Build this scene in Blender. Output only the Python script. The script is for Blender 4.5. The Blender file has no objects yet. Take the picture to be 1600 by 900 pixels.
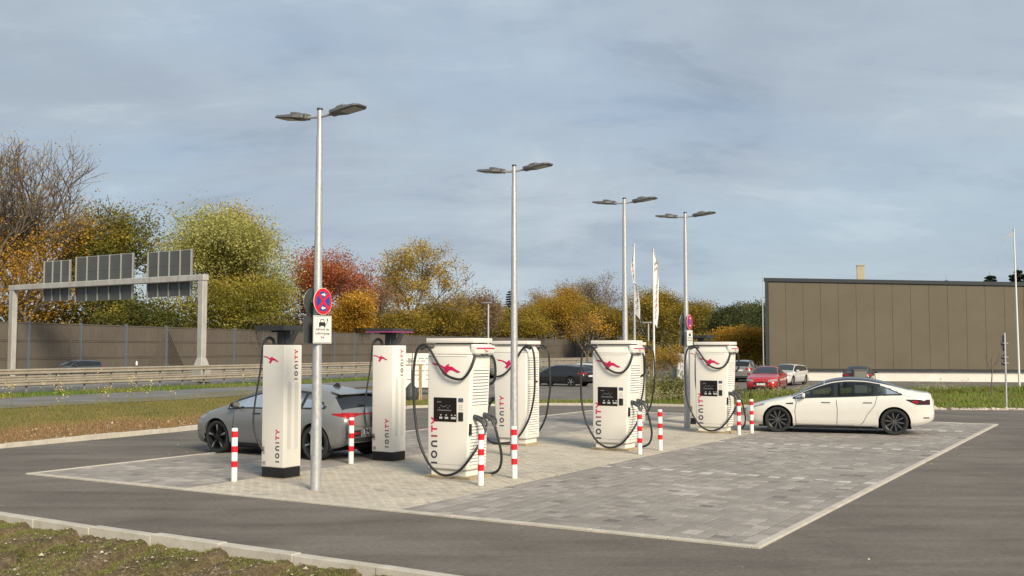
import bpy, bmesh, math, random
import numpy as np
from mathutils import Vector, Matrix
from mathutils.bvhtree import BVHTree
random.seed(7); rng = np.random.default_rng(7)
R = math.radians
scene = bpy.context.scene
COL = scene.collection

# ------------------------------------------------------------------ camera
cam_d = bpy.data.cameras.new('camera'); cam = bpy.data.objects.new('camera', cam_d); COL.objects.link(cam)
cam_d.sensor_fit = 'HORIZONTAL'; cam_d.sensor_width = 36.0; cam_d.lens = 36.0 * 1627 / 1600
cam_d.clip_start = 0.1; cam_d.clip_end = 6000
cam.location = (0, 0, 2.2); cam.rotation_euler = (R(90) + math.atan(95 / 1627), 0, 0)
scene.camera = cam
scene.render.resolution_x = 1024; scene.render.resolution_y = 576

# ------------------------------------------------------------------ sky, sun, exposure
SUN_EL, SUN_AZ = 30.0, 152.0          # azimuth clockwise from +Y: behind the camera, to the right
world = bpy.data.worlds.new('World'); scene.world = world; world.use_nodes = True
wn = world.node_tree.nodes; wl = world.node_tree.links; wn.clear()
w_out = wn.new('ShaderNodeOutputWorld'); w_bg = wn.new('ShaderNodeBackground')
w_sky = wn.new('ShaderNodeTexSky'); w_sky.sky_type = 'NISHITA'; w_sky.sun_disc = False
w_sky.sun_elevation = R(SUN_EL); w_sky.sun_rotation = R(SUN_AZ)
w_sky.air_density = 1.0; w_sky.dust_density = 0.6; w_sky.ozone_density = 2.0
SKY_STRENGTH = 0.087
w_tc = wn.new('ShaderNodeTexCoord'); w_sep = wn.new('ShaderNodeSeparateXYZ')
wl.new(w_tc.outputs['Generated'], w_sep.inputs[0])
def wmath(op, a, b=None):
    n = wn.new('ShaderNodeMath'); n.operation = op
    for i, v in enumerate((a, b)):
        if v is None: continue
        if isinstance(v, (int, float)): n.inputs[i].default_value = v
        else: wl.new(v, n.inputs[i])
    return n.outputs[0]
w_z = wmath('ADD', wmath('MAXIMUM', w_sep.outputs[2], 0.0), 0.30)
w_cx = wmath('DIVIDE', w_sep.outputs[0], w_z); w_cy = wmath('DIVIDE', w_sep.outputs[1], w_z)
w_cmb = wn.new('ShaderNodeCombineXYZ'); wl.new(w_cx, w_cmb.inputs[0]); wl.new(w_cy, w_cmb.inputs[1])
def wnoise(scale, detail, rough, loc=(0, 0, 0), sc=(1, 1, 1), dist=0.0):
    m = wn.new('ShaderNodeMapping'); m.inputs['Location'].default_value = loc; m.inputs['Scale'].default_value = sc
    wl.new(w_cmb.outputs[0], m.inputs[0])
    n = wn.new('ShaderNodeTexNoise'); n.inputs['Scale'].default_value = scale; n.inputs['Detail'].default_value = detail
    n.inputs['Roughness'].default_value = rough; n.inputs['Distortion'].default_value = dist
    wl.new(m.outputs[0], n.inputs['Vector']); return n.outputs['Fac']
def wramp(fac, stops):
    r = wn.new('ShaderNodeValToRGB'); e = r.color_ramp.elements
    while len(e) < len(stops): e.new(0.5)
    for q, (p, c) in zip(e, stops): q.position = p; q.color = (*c, 1)
    r.color_ramp.interpolation = 'EASE'; wl.new(fac, r.inputs[0]); return r.outputs[0]
def wmix(fac, a, b):
    m = wn.new('ShaderNodeMix'); m.data_type = 'RGBA'
    if isinstance(fac, float): m.inputs[0].default_value = fac
    else: wl.new(fac, m.inputs[0])
    wl.new(a, m.inputs[6]); wl.new(b, m.inputs[7]); return m.outputs[2]
# cloud sheet: light and dark grey-blue masses, broken near the horizon
w_big = wnoise(1.15, 6, 0.55, (3.1, 1.7, 0), (1, .8, 1), .5)
w_cloud = wramp(w_big, [(0.30, (3.35, 3.98, 4.72)), (0.5, (3.85, 4.55, 5.3)), (0.68, (4.5, 5.2, 5.8))])
w_fine = wnoise(2.6, 8, 0.60, (7.3, 2.2, 0), (.8, 1.5, 1), .3)
w_tone = wramp(w_fine, [(0.34, (.83, .845, .87)), (0.47, (.97, .97, .975)), (0.56, (1.02, 1.02, 1.01)), (0.70, (1.2, 1.17, 1.12))])
w_mul = wn.new('ShaderNodeMix'); w_mul.data_type = 'RGBA'; w_mul.blend_type = 'MULTIPLY'; w_mul.inputs[0].default_value = 1
wl.new(w_cloud, w_mul.inputs[6]); wl.new(w_tone, w_mul.inputs[7])
w_cover = wramp(wnoise(1.8, 6, 0.55, (1.4, 5.2, 0), (.6, 1.2, 1), .25), [(0.38, (.80, .80, .80)), (0.54, (.985, .985, .985))])
w_color = wmix(w_cover, w_sky.outputs[0], w_mul.outputs[2])
wl.new(w_color, w_bg.inputs[0]); w_bg.inputs[1].default_value = SKY_STRENGTH
wl.new(w_bg.outputs[0], w_out.inputs[0])

sun_d = bpy.data.lights.new('sun', 'SUN'); sun = bpy.data.objects.new('sun', sun_d); COL.objects.link(sun)
sun_d.energy = 3.7; sun_d.angle = R(20); sun_d.color = (1.0, 0.875, 0.68)
_d = Vector((math.sin(R(SUN_AZ)) * math.cos(R(SUN_EL)), math.cos(R(SUN_AZ)) * math.cos(R(SUN_EL)), math.sin(R(SUN_EL))))
sun.rotation_euler = _d.to_track_quat('Z', 'Y').to_euler()

vs = scene.view_settings
vs.view_transform = 'Standard'; vs.look = 'None'; vs.exposure = 0.45; vs.gamma = 1.0; vs.use_curve_mapping = False

# ------------------------------------------------------------------ site frame
TH = R(58.777); CS, SN = math.cos(TH), math.sin(TH)
BX, BY = 2.725, 11.603
def W(s, t, z=0.0):
    return Vector((BX + CS * s - SN * t, BY + SN * s + CS * t, z))
def ST(x, y):
    return (x - BX) * CS + (y - BY) * SN, -(x - BX) * SN + (y - BY) * CS
def gz(y):
    return 0.0 if y < 30 else max(-0.3, -0.3 * (y - 30) / 22.0)

# ------------------------------------------------------------------ materials
MATS = {}
class NT:
    def __init__(s, name):
        s.m = bpy.data.materials.new(name); s.m.use_nodes = True; s.t = s.m.node_tree; s.n = s.t.nodes; s.l = s.t.links
        s.b = s.n['Principled BSDF']; s.out = s.n['Material Output']
    def co(s, kind='Object', scale=None):
        c = s.n.new('ShaderNodeTexCoord').outputs[kind]
        if scale:
            m = s.n.new('ShaderNodeMapping'); m.inputs['Scale'].default_value = scale; s.l.new(c, m.inputs[0]); c = m.outputs[0]
        return c
    def pos(s, scale=None):
        c = s.n.new('ShaderNodeNewGeometry').outputs['Position']
        if scale:
            m = s.n.new('ShaderNodeMapping'); m.inputs['Scale'].default_value = scale; s.l.new(c, m.inputs[0]); c = m.outputs[0]
        return c
    def noise(s, scale, vec=None, detail=4, rough=.5, dist=0):
        n = s.n.new('ShaderNodeTexNoise'); n.inputs['Scale'].default_value = scale; n.inputs['Detail'].default_value = detail
        n.inputs['Roughness'].default_value = rough; n.inputs['Distortion'].default_value = dist
        s.l.new(vec if vec is not None else s.pos(), n.inputs['Vector']); return n.outputs['Fac']
    def ramp(s, fac, stops):
        r = s.n.new('ShaderNodeValToRGB'); e = r.color_ramp.elements
        while len(e) < len(stops): e.new(.5)
        for q, (p, c) in zip(e, stops):
            q.position = p; q.color = (*c, 1) if not isinstance(c, (int, float)) else (c, c, c, 1)
        s.l.new(fac, r.inputs[0]); return r.outputs[0]
    def mix(s, fac, a, b, mode='MIX'):
        m = s.n.new('ShaderNodeMix'); m.data_type = 'RGBA'; m.blend_type = mode
        for i, v in ((0, fac), (6, a), (7, b)):
            if isinstance(v, (int, float)): m.inputs[i].default_value = v
            elif isinstance(v, tuple): m.inputs[i].default_value = (*v, 1)
            else: s.l.new(v, m.inputs[i])
        return m.outputs[2]
    def attr(s, name):
        a = s.n.new('ShaderNodeAttribute'); a.attribute_name = name; return a.outputs['Color']
    def bump(s, h, strength=.3, dist=.02):
        b = s.n.new('ShaderNodeBump'); b.inputs['Strength'].default_value = strength; b.inputs['Distance'].default_value = dist
        s.l.new(h, b.inputs['Height']); s.l.new(b.outputs[0], s.b.inputs['Normal'])
    def set(s, col=None, rough=None, metal=None, spec=None, coat=None):
        if col is not None:
            if isinstance(col, tuple): s.b.inputs['Base Color'].default_value = (*col, 1)
            else: s.l.new(col, s.b.inputs['Base Color'])
        if rough is not None:
            if isinstance(rough, (int, float)): s.b.inputs['Roughness'].default_value = rough
            else: s.l.new(rough, s.b.inputs['Roughness'])
        if metal is not None: s.b.inputs['Metallic'].default_value = metal
        if spec is not None: s.b.inputs['Specular IOR Level'].default_value = spec
        if coat is not None:
            s.b.inputs['Coat Weight'].default_value = coat; s.b.inputs['Coat Roughness'].default_value = .06
        return s.m
def plain(name, col, rough=.5, metal=0., spec=.5, var=.06, scale=6., coat=None):
    """base colour with a little uneven dirt, so no surface is one flat tone"""
    if name in MATS: return MATS[name]
    t = NT(name)
    f = t.noise(scale, t.co('Object'), 5, .6)
    lo = tuple(c * (1 - var) for c in col); hi = tuple(min(1, c * (1 + var)) for c in col)
    t.set(t.ramp(f, [(.3, lo), (.7, hi)]), rough, metal, spec, coat)
    MATS[name] = t.m; return t.m

def mat_asphalt(name, base, warm=1.0):
    t = NT(name); p = t.pos()
    f = t.noise(.35, p, 6, .6, .4); g = t.noise(90, p, 3, .7); st = t.noise(1.1, t.pos((.35, 1.6, 1)), 5, .6, .6)
    c = t.ramp(f, [(.3, tuple(b * .74 for b in base)), (.7, tuple(b * 1.22 for b in base))])
    c = t.mix(.9, c, t.ramp(st, [(.3, .38), (.7, .62)]), 'OVERLAY'); md = t.noise(14, p, 5, .75)
    c = t.mix(.9, c, t.ramp(md, [(.3, .36), (.7, .64)]), 'OVERLAY'); c = t.mix(1.0, c, t.ramp(g, [(.3, .24), (.7, .76)]), 'OVERLAY')
    t.set(c, .85, spec=.3); t.bump(g, .5, .006); MATS[name] = t.m; return t.m
M_ASPH = mat_asphalt('asphalt', (.147, .129, .109))
M_ROAD = mat_asphalt('road_asphalt', (.185, .178, .172))
M_LOT = mat_asphalt('lot_asphalt', (.165, .148, .132))

def mat_paver(name):
    t = NT(name); c = t.attr('tone'); p = t.pos()
    g = t.noise(60, p, 4, .7); b = t.noise(.9, p, 5, .6, .3); big = t.noise(5, p, 4, .6)
    c = t.mix(.55, c, t.ramp(g, [(.3, .38), (.7, .62)]), 'OVERLAY')
    c = t.mix(.5, c, t.ramp(b, [(.32, .40), (.68, .60)]), 'OVERLAY')
    c = t.mix(.3, c, t.ramp(big, [(.32, .40), (.68, .60)]), 'OVERLAY')
    t.set(c, .8, spec=.3); t.bump(g, .35, .004); MATS[name] = t.m; return t.m
M_PAVER = mat_paver('paver_concrete')
t = NT('joint_sand'); t.set(t.ramp(t.noise(30), [(.3, (.028, .025, .020)), (.7, (.065, .058, .048))]), .95); M_JOINT = t.m
t = NT('kerb_concrete')
g = t.noise(70, None, 4, .7); st = t.noise(4, None, 5, .6)
c = t.mix(.6, t.ramp(st, [(.3, (.42, .385, .32)), (.7, (.55, .51, .44))]), t.ramp(g, [(.3, .35), (.7, .62)]), 'OVERLAY')
t.set(c, .85); t.bump(g, .4, .006); M_KERB = t.m
def mat_ground(name, stops, scale=.5, fine=25):
    t = NT(name); f = t.noise(scale, None, 7, .65, .4); g = t.noise(fine, None, 5, .7)
    c = t.mix(.75, t.ramp(f, stops), t.ramp(g, [(.28, .3), (.72, .68)]), 'OVERLAY')
    t.set(c, .95, spec=.2); t.bump(g, .8, .04); return t.m
M_GRASSG = mat_ground('verge_ground', [(.3, (.13, .115, .045)), (.5, (.19, .145, .065)), (.68, (.24, .155, .085))])
def mat_soil(name):
    t = NT(name); f = t.noise(1.3, None, 7, .65, .4); g = t.noise(38, None, 5, .75); h = t.noise(7, None, 6, .7, .5)
    c = t.ramp(f, [(.33, (.11, .10, .035)), (.47, (.17, .13, .07)), (.62, (.21, .155, .095))])
    c = t.mix(.95, c, t.ramp(h, [(.30, .22), (.70, .72)]), 'OVERLAY'); c = t.mix(1.0, c, t.ramp(g, [(.28, .16), (.72, .82)]), 'OVERLAY')
    t.set(c, .95, spec=.2); t.bump(t.mix(.5, g, h), 1.0, .06); return t.m
M_SOIL = mat_soil('soil') if True else mat_ground('soil', [(.33, (.11, .10, .035)), (.47, (.17, .13, .07)), (.62, (.22, .165, .10))], 1.3, 40)
def attr_mat(name, rough=.7, trans=0., spec=.3):
    t = NT(name); a = t.attr('tone'); t.set(a, rough, spec=spec)
    if trans:
        tr = t.n.new('ShaderNodeBsdfTranslucent'); mx = t.n.new('ShaderNodeMixShader'); mx.inputs[0].default_value = trans
        t.l.new(a, tr.inputs[0]); t.l.new(t.b.outputs[0], mx.inputs[1]); t.l.new(tr.outputs[0], mx.inputs[2])
        t.l.new(mx.outputs[0], t.out.inputs[0])
    return t.m
M_LEAF = attr_mat('leaf', .6, .4); M_BLADE = attr_mat('grass_blade', .7, .25); M_STONE = attr_mat('pebble', .8)
M_BARK = plain('bark', (.14, .115, .09), .9, var=.35, scale=3)
M_WHITE = plain('charger_white', (.80, .765, .69), .38, var=.025, scale=1.3)
M_WHITE2 = plain('charger_louvre', (.77, .74, .68), .45, var=.02)
M_PINK = plain('brand_magenta', (.62, .012, .10), .45, var=.03)
M_NAVY = plain('brand_navy', (.035, .035, .055), .5)
M_PLUM = plain('brand_plum', (.30, .02, .075), .5)
M_BLACK = plain('black_plastic', (.02, .02, .021), .45, var=.2)
M_RUBBER = plain('cable_rubber', (.022, .023, .025), .5, var=.2)
M_DGREY = plain('anthracite_metal', (.045, .05, .055), .45, var=.12)
M_SCREEN = plain('dark_screen', (.012, .010, .010), .12, spec=.6)
M_UI = plain('screen_print', (.5, .5, .48), .5)
M_UIB = plain('screen_print_dim', (.16, .17, .19), .5)
M_BLUEL = plain('reader_label', (.07, .10, .16), .4)
M_GREYL = plain('grey_label', (.30, .29, .28), .6)
M_STRIP = plain('pale_grey_inlay', (.62, .60, .55), .5, var=.03)
t = NT('galvanised_steel'); f = t.noise(26, t.co('Object', (1, 1, .5)), 5, .7)
t.set(t.ramp(f, [(.3, (.40, .41, .42)), (.7, (.62, .62, .61))]), .48, .55); M_GALV = t.m
t = NT('weathered_steel'); f = t.noise(2.2, t.co('Object', (1, 1, .3)), 5, .7)
t.set(t.ramp(f, [(.3, (.34, .325, .30)), (.7, (.50, .48, .45))]), .6, .15); M_GANTRY = t.m
M_LAMP = plain('lamp_housing', (.13, .13, .13), .5, .2, var=.1)
M_LENS = plain('lamp_lens', (.30, .29, .27), .25)
M_RED = plain('signal_red', (.70, .010, .022), .4, var=.04)
M_BWHITE = plain('bollard_white', (.78, .77, .74), .4, var=.03)
M_SIGNW = plain('sign_white', (.80, .78, .71), .4, var=.02)
M_SIGNB = plain('sign_blue', (.012, .07, .32), .4)
M_SIGNK = plain('sign_black', (.02, .02, .02), .5)
M_SIGNBACK = plain('sign_back', (.085, .09, .092), .5, .3, var=.1)
M_FOUND = plain('foundation_slab', (.36, .29, .18), .9, var=.2, scale=9)

# ------------------------------------------------------------------ mesh helpers
class MB:
    def __init__(s): s.v = []; s.f = []; s.mi = []; s.cur = 0
    def face(s, idx): s.f.append(tuple(idx)); s.mi.append(s.cur)
    def poly(s, pts):
        b = len(s.v); s.v += [tuple(p) for p in pts]; s.face(range(b, b + len(pts))); return s
    def box(s, x0, x1, y0, y1, z0, z1):
        return s.hexa([(x0, y0, z0), (x1, y0, z0), (x1, y1, z0), (x0, y1, z0)], [(x0, y0, z1), (x1, y0, z1), (x1, y1, z1), (x0, y1, z1)])
    def hexa(s, lo, hi):
        b = len(s.v); n = len(lo); s.v += [tuple(p) for p in lo] + [tuple(p) for p in hi]
        s.face([b + i for i in reversed(range(n))]); s.face([b + n + i for i in range(n)])
        for i in range(n):
            j = (i + 1) % n; s.face((b + i, b + j, b + n + j, b + n + i))
        return s
    def obox(s, c, ax, ay, az):
        c, ax, ay, az = Vector(c), Vector(ax), Vector(ay), Vector(az)
        q = lambda i, j, k: c + ax * i + ay * j + az * k
        return s.hexa([q(-1, -1, -1), q(1, -1, -1), q(1, 1, -1), q(-1, 1, -1)], [q(-1, -1, 1), q(1, -1, 1), q(1, 1, 1), q(-1, 1, 1)])
    def prism(s, poly, o, u, v, w):
        """2-D polygon in (u, v) pushed along w from origin o"""
        o, u, v, w = Vector(o), Vector(u), Vector(v), Vector(w)
        lo = [o + u * a + v * b for a, b in poly]
        return s.hexa(lo, [p + w for p in lo])
    def tube(s, pts, r, n=8, caps=True):
        pts = [Vector(p) for p in pts]; rr = r if isinstance(r, (list, tuple)) else [r] * len(pts)
        b = len(s.v); up = None
        for i, p in enumerate(pts):
            d = (pts[min(i + 1, len(pts) - 1)] - pts[max(i - 1, 0)])
            d = d.normalized() if d.length > 1e-9 else Vector((0, 0, 1))
            if up is None:
                up = Vector((0, 0, 1)) if abs(d.z) < .9 else Vector((1, 0, 0))
            a = (up - d * up.dot(d)); a = a.normalized() if a.length > 1e-6 else d.orthogonal().normalized(); up = a
            c = d.cross(a)
            for k in range(n):
                q = 2 * math.pi * k / n; s.v.append(tuple(p + (a * math.cos(q) + c * math.sin(q)) * rr[i]))
        for i in range(len(pts) - 1):
            for k in range(n):
                k2 = (k + 1) % n; s.face((b + i * n + k, b + i * n + k2, b + (i + 1) * n + k2, b + (i + 1) * n + k))
        if caps:
            s.face([b + k for k in reversed(range(n))]); s.face([b + (len(pts) - 1) * n + k for k in range(n)])
        return s
    def lathe(s, prof, n=20, o=(0, 0, 0), axis='z'):
        b = len(s.v); m = len(prof)
        for k in range(n):
            q = 2 * math.pi * k / n
            for r, h in prof:
                p = (r * math.cos(q), r * math.sin(q), h)
                if axis == 'y': p = (p[0], p[2], p[1])
                if axis == 'x': p = (p[2], p[0], p[1])
                s.v.append((o[0] + p[0], o[1] + p[1], o[2] + p[2]))
        for k in range(n):
            k2 = (k + 1) % n
            for i in range(m - 1):
                s.face((b + k * m + i, b + k2 * m + i, b + k2 * m + i + 1, b + k * m + i + 1))
        return s
    def stroke(s, pts, wd, o, u, v, w):
        """flat thick polyline in plane (u, v) with depth w"""
        P = [Vector((a, b, 0)) for a, b in pts]; L = []; Rr = []
        for i, p in enumerate(P):
            d0 = (p - P[i - 1]).normalized() if i else (P[1] - p).normalized()
            d1 = (P[i + 1] - p).normalized() if i < len(P) - 1 else d0
            t = (d0 + d1); t = t.normalized() if t.length > 1e-6 else d0
            nrm = Vector((-t.y, t.x, 0)); k = wd / 2 / max(.4, abs(nrm.dot(Vector((-d0.y, d0.x, 0)))))
            L.append(p + nrm * k); Rr.append(p - nrm * k)
        o, u, v, w = Vector(o), Vector(u), Vector(v), Vector(w)
        q = lambda p: o + u * p.x + v * p.y
        for i in range(len(P) - 1):
            s.hexa([q(Rr[i]), q(Rr[i + 1]), q(L[i + 1]), q(L[i])], [q(Rr[i]) + w, q(Rr[i + 1]) + w, q(L[i + 1]) + w, q(L[i]) + w])
        return s
    def grid(s, rows):
        b = len(s.v); m = len(rows[0])
        for r in rows: s.v += [tuple(p) for p in r]
        for i in range(len(rows) - 1):
            for j in range(m - 1):
                s.face((b + i * m + j, b + i * m + j + 1, b + (i + 1) * m + j + 1, b + (i + 1) * m + j))
        return s
    def mesh(s, name, mats, smooth=False, bevel=0, seg=2, fix=False):
        me = bpy.data.meshes.new(name); me.from_pydata(s.v, [], s.f)
        for m in (mats if isinstance(mats, (list, tuple)) else [mats]): me.materials.append(m)
        if any(s.mi): me.polygons.foreach_set('material_index', s.mi)
        if bevel or fix:
            bm = bmesh.new(); bm.from_mesh(me)
            bmesh.ops.remove_doubles(bm, verts=bm.verts, dist=1e-5)
            bmesh.ops.recalc_face_normals(bm, faces=bm.faces)
            if bevel:
                es = [e for e in bm.edges if len(e.link_faces) == 2 and e.calc_face_angle(0) > R(25)]
                bmesh.ops.bevel(bm, geom=es, offset=bevel, segments=seg, affect='EDGES', profile=.5, clamp_overlap=True)
            bm.to_mesh(me); bm.free()
        if smooth: me.polygons.foreach_set('use_smooth', [True] * len(me.polygons))
        if smooth and smooth != True: me.set_sharp_from_angle(angle=R(smooth))
        me.update(); return me
    def build(s, name, mats, parent=None, smooth=False, bevel=0, seg=2, fix=False, loc=None, rot=None):
        return add(name, s.mesh(name, mats, smooth, bevel, seg, fix), parent, loc, rot)
def add(name, me, parent=None, loc=None, rot=None):
    o = bpy.data.objects.new(name, me); COL.objects.link(o)
    if parent: o.parent = parent
    if loc is not None: o.location = loc
    if rot is not None: o.rotation_euler = rot
    return o
def tag(o, label, cat, group=None):
    o['label'] = label; o['category'] = cat
    if group: o['group'] = group
    return o
def thing(name, label, cat, loc=(0, 0, 0), rz=0, group=None):
    o = bpy.data.objects.new(name, None); COL.objects.link(o); o.location = loc; o.rotation_euler = (0, 0, rz)
    return tag(o, label, cat, group)
def struct(o): o['kind'] = 'structure'; return o
def stuff(o, label, cat=None):
    o['kind'] = 'stuff'; o['label'] = label
    if cat: o['category'] = cat
    return o
def np_mesh(name, co, faces_n, mat, tone=None):
    """co (n,3); every face has faces_n consecutive vertices; tone (n,3) colour per vertex"""
    n = len(co); nf = n // faces_n; me = bpy.data.meshes.new(name)
    me.vertices.add(n); me.vertices.foreach_set('co', np.asarray(co, np.float32).ravel())
    me.loops.add(n); me.loops.foreach_set('vertex_index', np.arange(n, dtype=np.int32))
    me.polygons.add(nf); me.polygons.foreach_set('loop_start', np.arange(0, n, faces_n, dtype=np.int32))
    me.update(calc_edges=True); me.materials.append(mat)
    if tone is not None: set_tone(me, tone)
    return me
def set_tone(me, tone):
    a = me.color_attributes.new('tone', 'FLOAT_COLOR', 'POINT')
    c = np.ones((len(me.vertices), 4), np.float32); c[:, :3] = tone
    a.data.foreach_set('color', c.ravel())
def smooth_pts(pts, k=6):
    """Catmull-Rom through the points"""
    P = [Vector(p) for p in pts]; out = []
    for i in range(len(P) - 1):
        a, b, c, d = P[max(i - 1, 0)], P[i], P[i + 1], P[min(i + 2, len(P) - 1)]
        for j in range(k):
            t = j / k
            out.append(.5 * ((2 * b) + (c - a) * t + (2 * a - 5 * b + 4 * c - d) * t * t + (3 * b - a - 3 * c + d) * t ** 3))
    out.append(P[-1]); return out
def text_mesh(body, size, mat, name='lettering', extrude=.001, align='CENTER', spacing=1.0):
    cu = bpy.data.curves.new('txt', 'FONT'); cu.body = body; cu.size = size; cu.extrude = extrude; cu.align_x = align
    cu.space_character = spacing; cu.resolution_u = 3
    o = bpy.data.objects.new('txt', cu); COL.objects.link(o)
    dg = bpy.context.evaluated_depsgraph_get(); me = bpy.data.meshes.new_from_object(o.evaluated_get(dg))
    bpy.data.objects.remove(o); bpy.data.curves.remove(cu); me.name = name
    me.materials.clear(); me.materials.append(mat); return me
def face_matrix(o, right, up):
    r, u = Vector(right).normalized(), Vector(up).normalized(); n = r.cross(u)
    m = Matrix((r, u, n)).transposed().to_4x4(); m.translation = Vector(o); return m
# ------------------------------------------------------------------ ground sheets
def sheet(name, pts, mat, dz, zf=None):
    """horizontal sheet from world XY outline, following the fall of the land"""
    bm = bmesh.new(); vs_ = [bm.verts.new((x, y, 0)) for x, y in pts]; bmesh.ops.triangulate(bm, faces=[bm.faces.new(vs_)], ngon_method='EAR_CLIP')
    for yb in (30, 41, 52):
        bmesh.ops.bisect_plane(bm, geom=bm.verts[:] + bm.edges[:] + bm.faces[:], plane_co=(0, yb, 0), plane_no=(0, 1, 0))
    for v in bm.verts: v.co.z = gz(v.co.y) + dz
    bmesh.ops.recalc_face_normals(bm, faces=bm.faces)
    if sum(f.normal.z for f in bm.faces) < 0: bmesh.ops.reverse_faces(bm, faces=bm.faces)
    me = bpy.data.meshes.new(name); bm.to_mesh(me); bm.free(); me.materials.append(mat)
    return struct(add(name, me))
def site_xy(pts): return [tuple(W(s, t)[:2]) for s, t in pts]

sheet('ground', site_xy([(-3.2, -900), (1500, -900), (1500, 900), (-3.2, 900)]), M_GRASSG, -.03)
LK = [(1.5, 18.0), (2.8, 18.0), (5.9, 18.18), (8.04, 18.36), (12, 18.9), (16, 19.7), (19.4, 20.5)]   # left kerb line
BK = [(22.3, 21.3), (24.4, 20.6), (27.3, 18.3), (28.9, 14.3), (29.75, 9.8), (31.2, 3.5), (33.0, 0), (37, -8), (46, -24), (60, -45)]
sheet('asphalt_yard', site_xy([(-3.1, -60), (-3.1, 45), (1.5, 45)] + LK + BK + [(60, -60)]), M_ASPH, 0)
sheet('parking_lot', [(-5.5, 49.3), (4, 50.0), (6.9, 56), (14.1, 59.6), (19, 62), (32.8, 67), (70, 78), (80, 125), (5, 125), (-9, 78)], M_LOT, .004)
sheet('slip_road', [(-38, 5), (-20.2, 41.3), (-15.0, 54.6), (-6.5, 76), (14, 128), (12, 130), (-9.6, 86), (-18.6, 67.5), (-26.0, 53.1), (-47, 8)], M_ROAD, .004)

# highway behind the barrier
HD = Vector((.436, .9, 0)).normalized(); HN = Vector((-HD.y, HD.x, 0)); HO = Vector((-27.6, 56, 0))
def hw(a, n, z=0): p = HO + HD * a + HN * n; return Vector((p.x, p.y, z))
m = MB(); m.grid([[hw(a, .6, -.32) for a in (-60, 260)], [hw(a, 2.0, -.06) for a in (-60, 260)], [hw(a, 40, -.06) for a in (-60, 260)]])
struct(m.build('highway', M_ROAD))

# foreground verge: bare soil falling away from the kerb, cut by small rills that start at the kerb joints
KS = -3.12                                 # kerb line (s)
KJ = [9.14 + 1.09 * k for k in range(-22, 8)]
ns, nt = 170, 520
S_ = np.linspace(-3.26, -8.5, ns); T_ = np.linspace(-4, 14, nt)
SS, TT = np.meshgrid(S_, T_, indexing='ij')
dist = -3.26 - SS
def nz(x, y, seed, k=5):
    r = np.random.default_rng(seed); o = np.zeros_like(x)
    for i in range(k):
        f = 1.7 ** i; a, b, c = r.uniform(-1, 1, 3); d = math.hypot(a, b) + .2
        o += np.sin((x * a / d + y * b / d) * f * 1.9 + c * 9) * np.cos((x * -b / d + y * a / d) * f * 1.6 + c * 5) / f ** .8
    return o
ZZ = .005 - .10 * dist + .014 * nz(SS * 2.5, TT * 2.5, 3) + .010 * nz(SS * 9, TT * 9, 4) + .010 * nz(SS * 25, TT * 25, 5) + .006 * nz(SS * 60, TT * 60, 6)
for j, tj in enumerate(KJ):
    if j % 2 and j % 3: pass
    wob = .12 * np.sin(SS * 2.1 + j * 1.7) + .05 * np.sin(SS * 6 + j)
    dcen = TT - (tj + .1 + wob - .18 * dist)
    depth = (.15 if j % 3 else .10) * np.clip(dist * 3 + .4, 0, 1)
    ZZ -= depth * np.exp(-(dcen / .065) ** 2) - .035 * np.exp(-((dcen - .17) / .1) ** 2)
co = np.array([tuple(W(s, t)[:2]) for s, t in zip(SS.ravel(), TT.ravel())]); co = np.column_stack([co, ZZ.ravel()])
fc = [(i * nt + j, i * nt + j + 1, (i + 1) * nt + j + 1, (i + 1) * nt + j) for i in range(ns - 1) for j in range(nt - 1)]
me = bpy.data.meshes.new('front_verge'); me.from_pydata([tuple(c) for c in co], [], fc); me.materials.append(M_SOIL)
me.polygons.foreach_set('use_smooth', [True] * len(me.polygons)); struct(add('front_verge', me))
m = MB(); ze = -.085 - .13 * 5.24 - .06
for a, b, c, d in ((-8.4, -300, -300, 300), (-3.26, -8.4, 13.9, 300), (-3.26, -8.4, -300, -3.9)):
    z0 = -.1 if a > -5 else ze
    m.poly([W(a, c, z0), W(b, c, ze), W(b, d, ze), W(a, d, z0)])
struct(m.build('near_verge', M_SOIL))

# ------------------------------------------------------------------ paving
PAV = struct(thing('paving', 'x', 'x')); del PAV['label']; del PAV['category']; PAV.name = 'bay_paving'
PAV.location = W(0, 0); PAV.rotation_euler = (0, 0, TH)
ISL = struct(bpy.data.objects.new('island_paving', None)); COL.objects.link(ISL)
ISL.location = W(0, 0); ISL.rotation_euler = (0, 0, TH)
CAMS, CAMT = ST(0, 0)
def paver_geo(s0, s1, t0, t1, z):
    g = .007; c = .004; a, b, e, f = s0 + g, s1 - g, t0 + g, t1 - g
    v = [(a, e, z - .03), (b, e, z - .03), (b, f, z - .03), (a, f, z - .03), (a, e, z - .008), (b, e, z - .008), (b, f, z - .008), (a, f, z - .008),
         (a + c, e + c, z), (b - c, e + c, z), (b - c, f - c, z), (a + c, f - c, z)]
    q = [(0, 1, 5, 4), (1, 2, 6, 5), (2, 3, 7, 6), (3, 0, 4, 7), (4, 5, 9, 8), (5, 6, 10, 9), (6, 7, 11, 10), (7, 4, 8, 11), (8, 9, 10, 11)]
    return v, q
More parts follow.
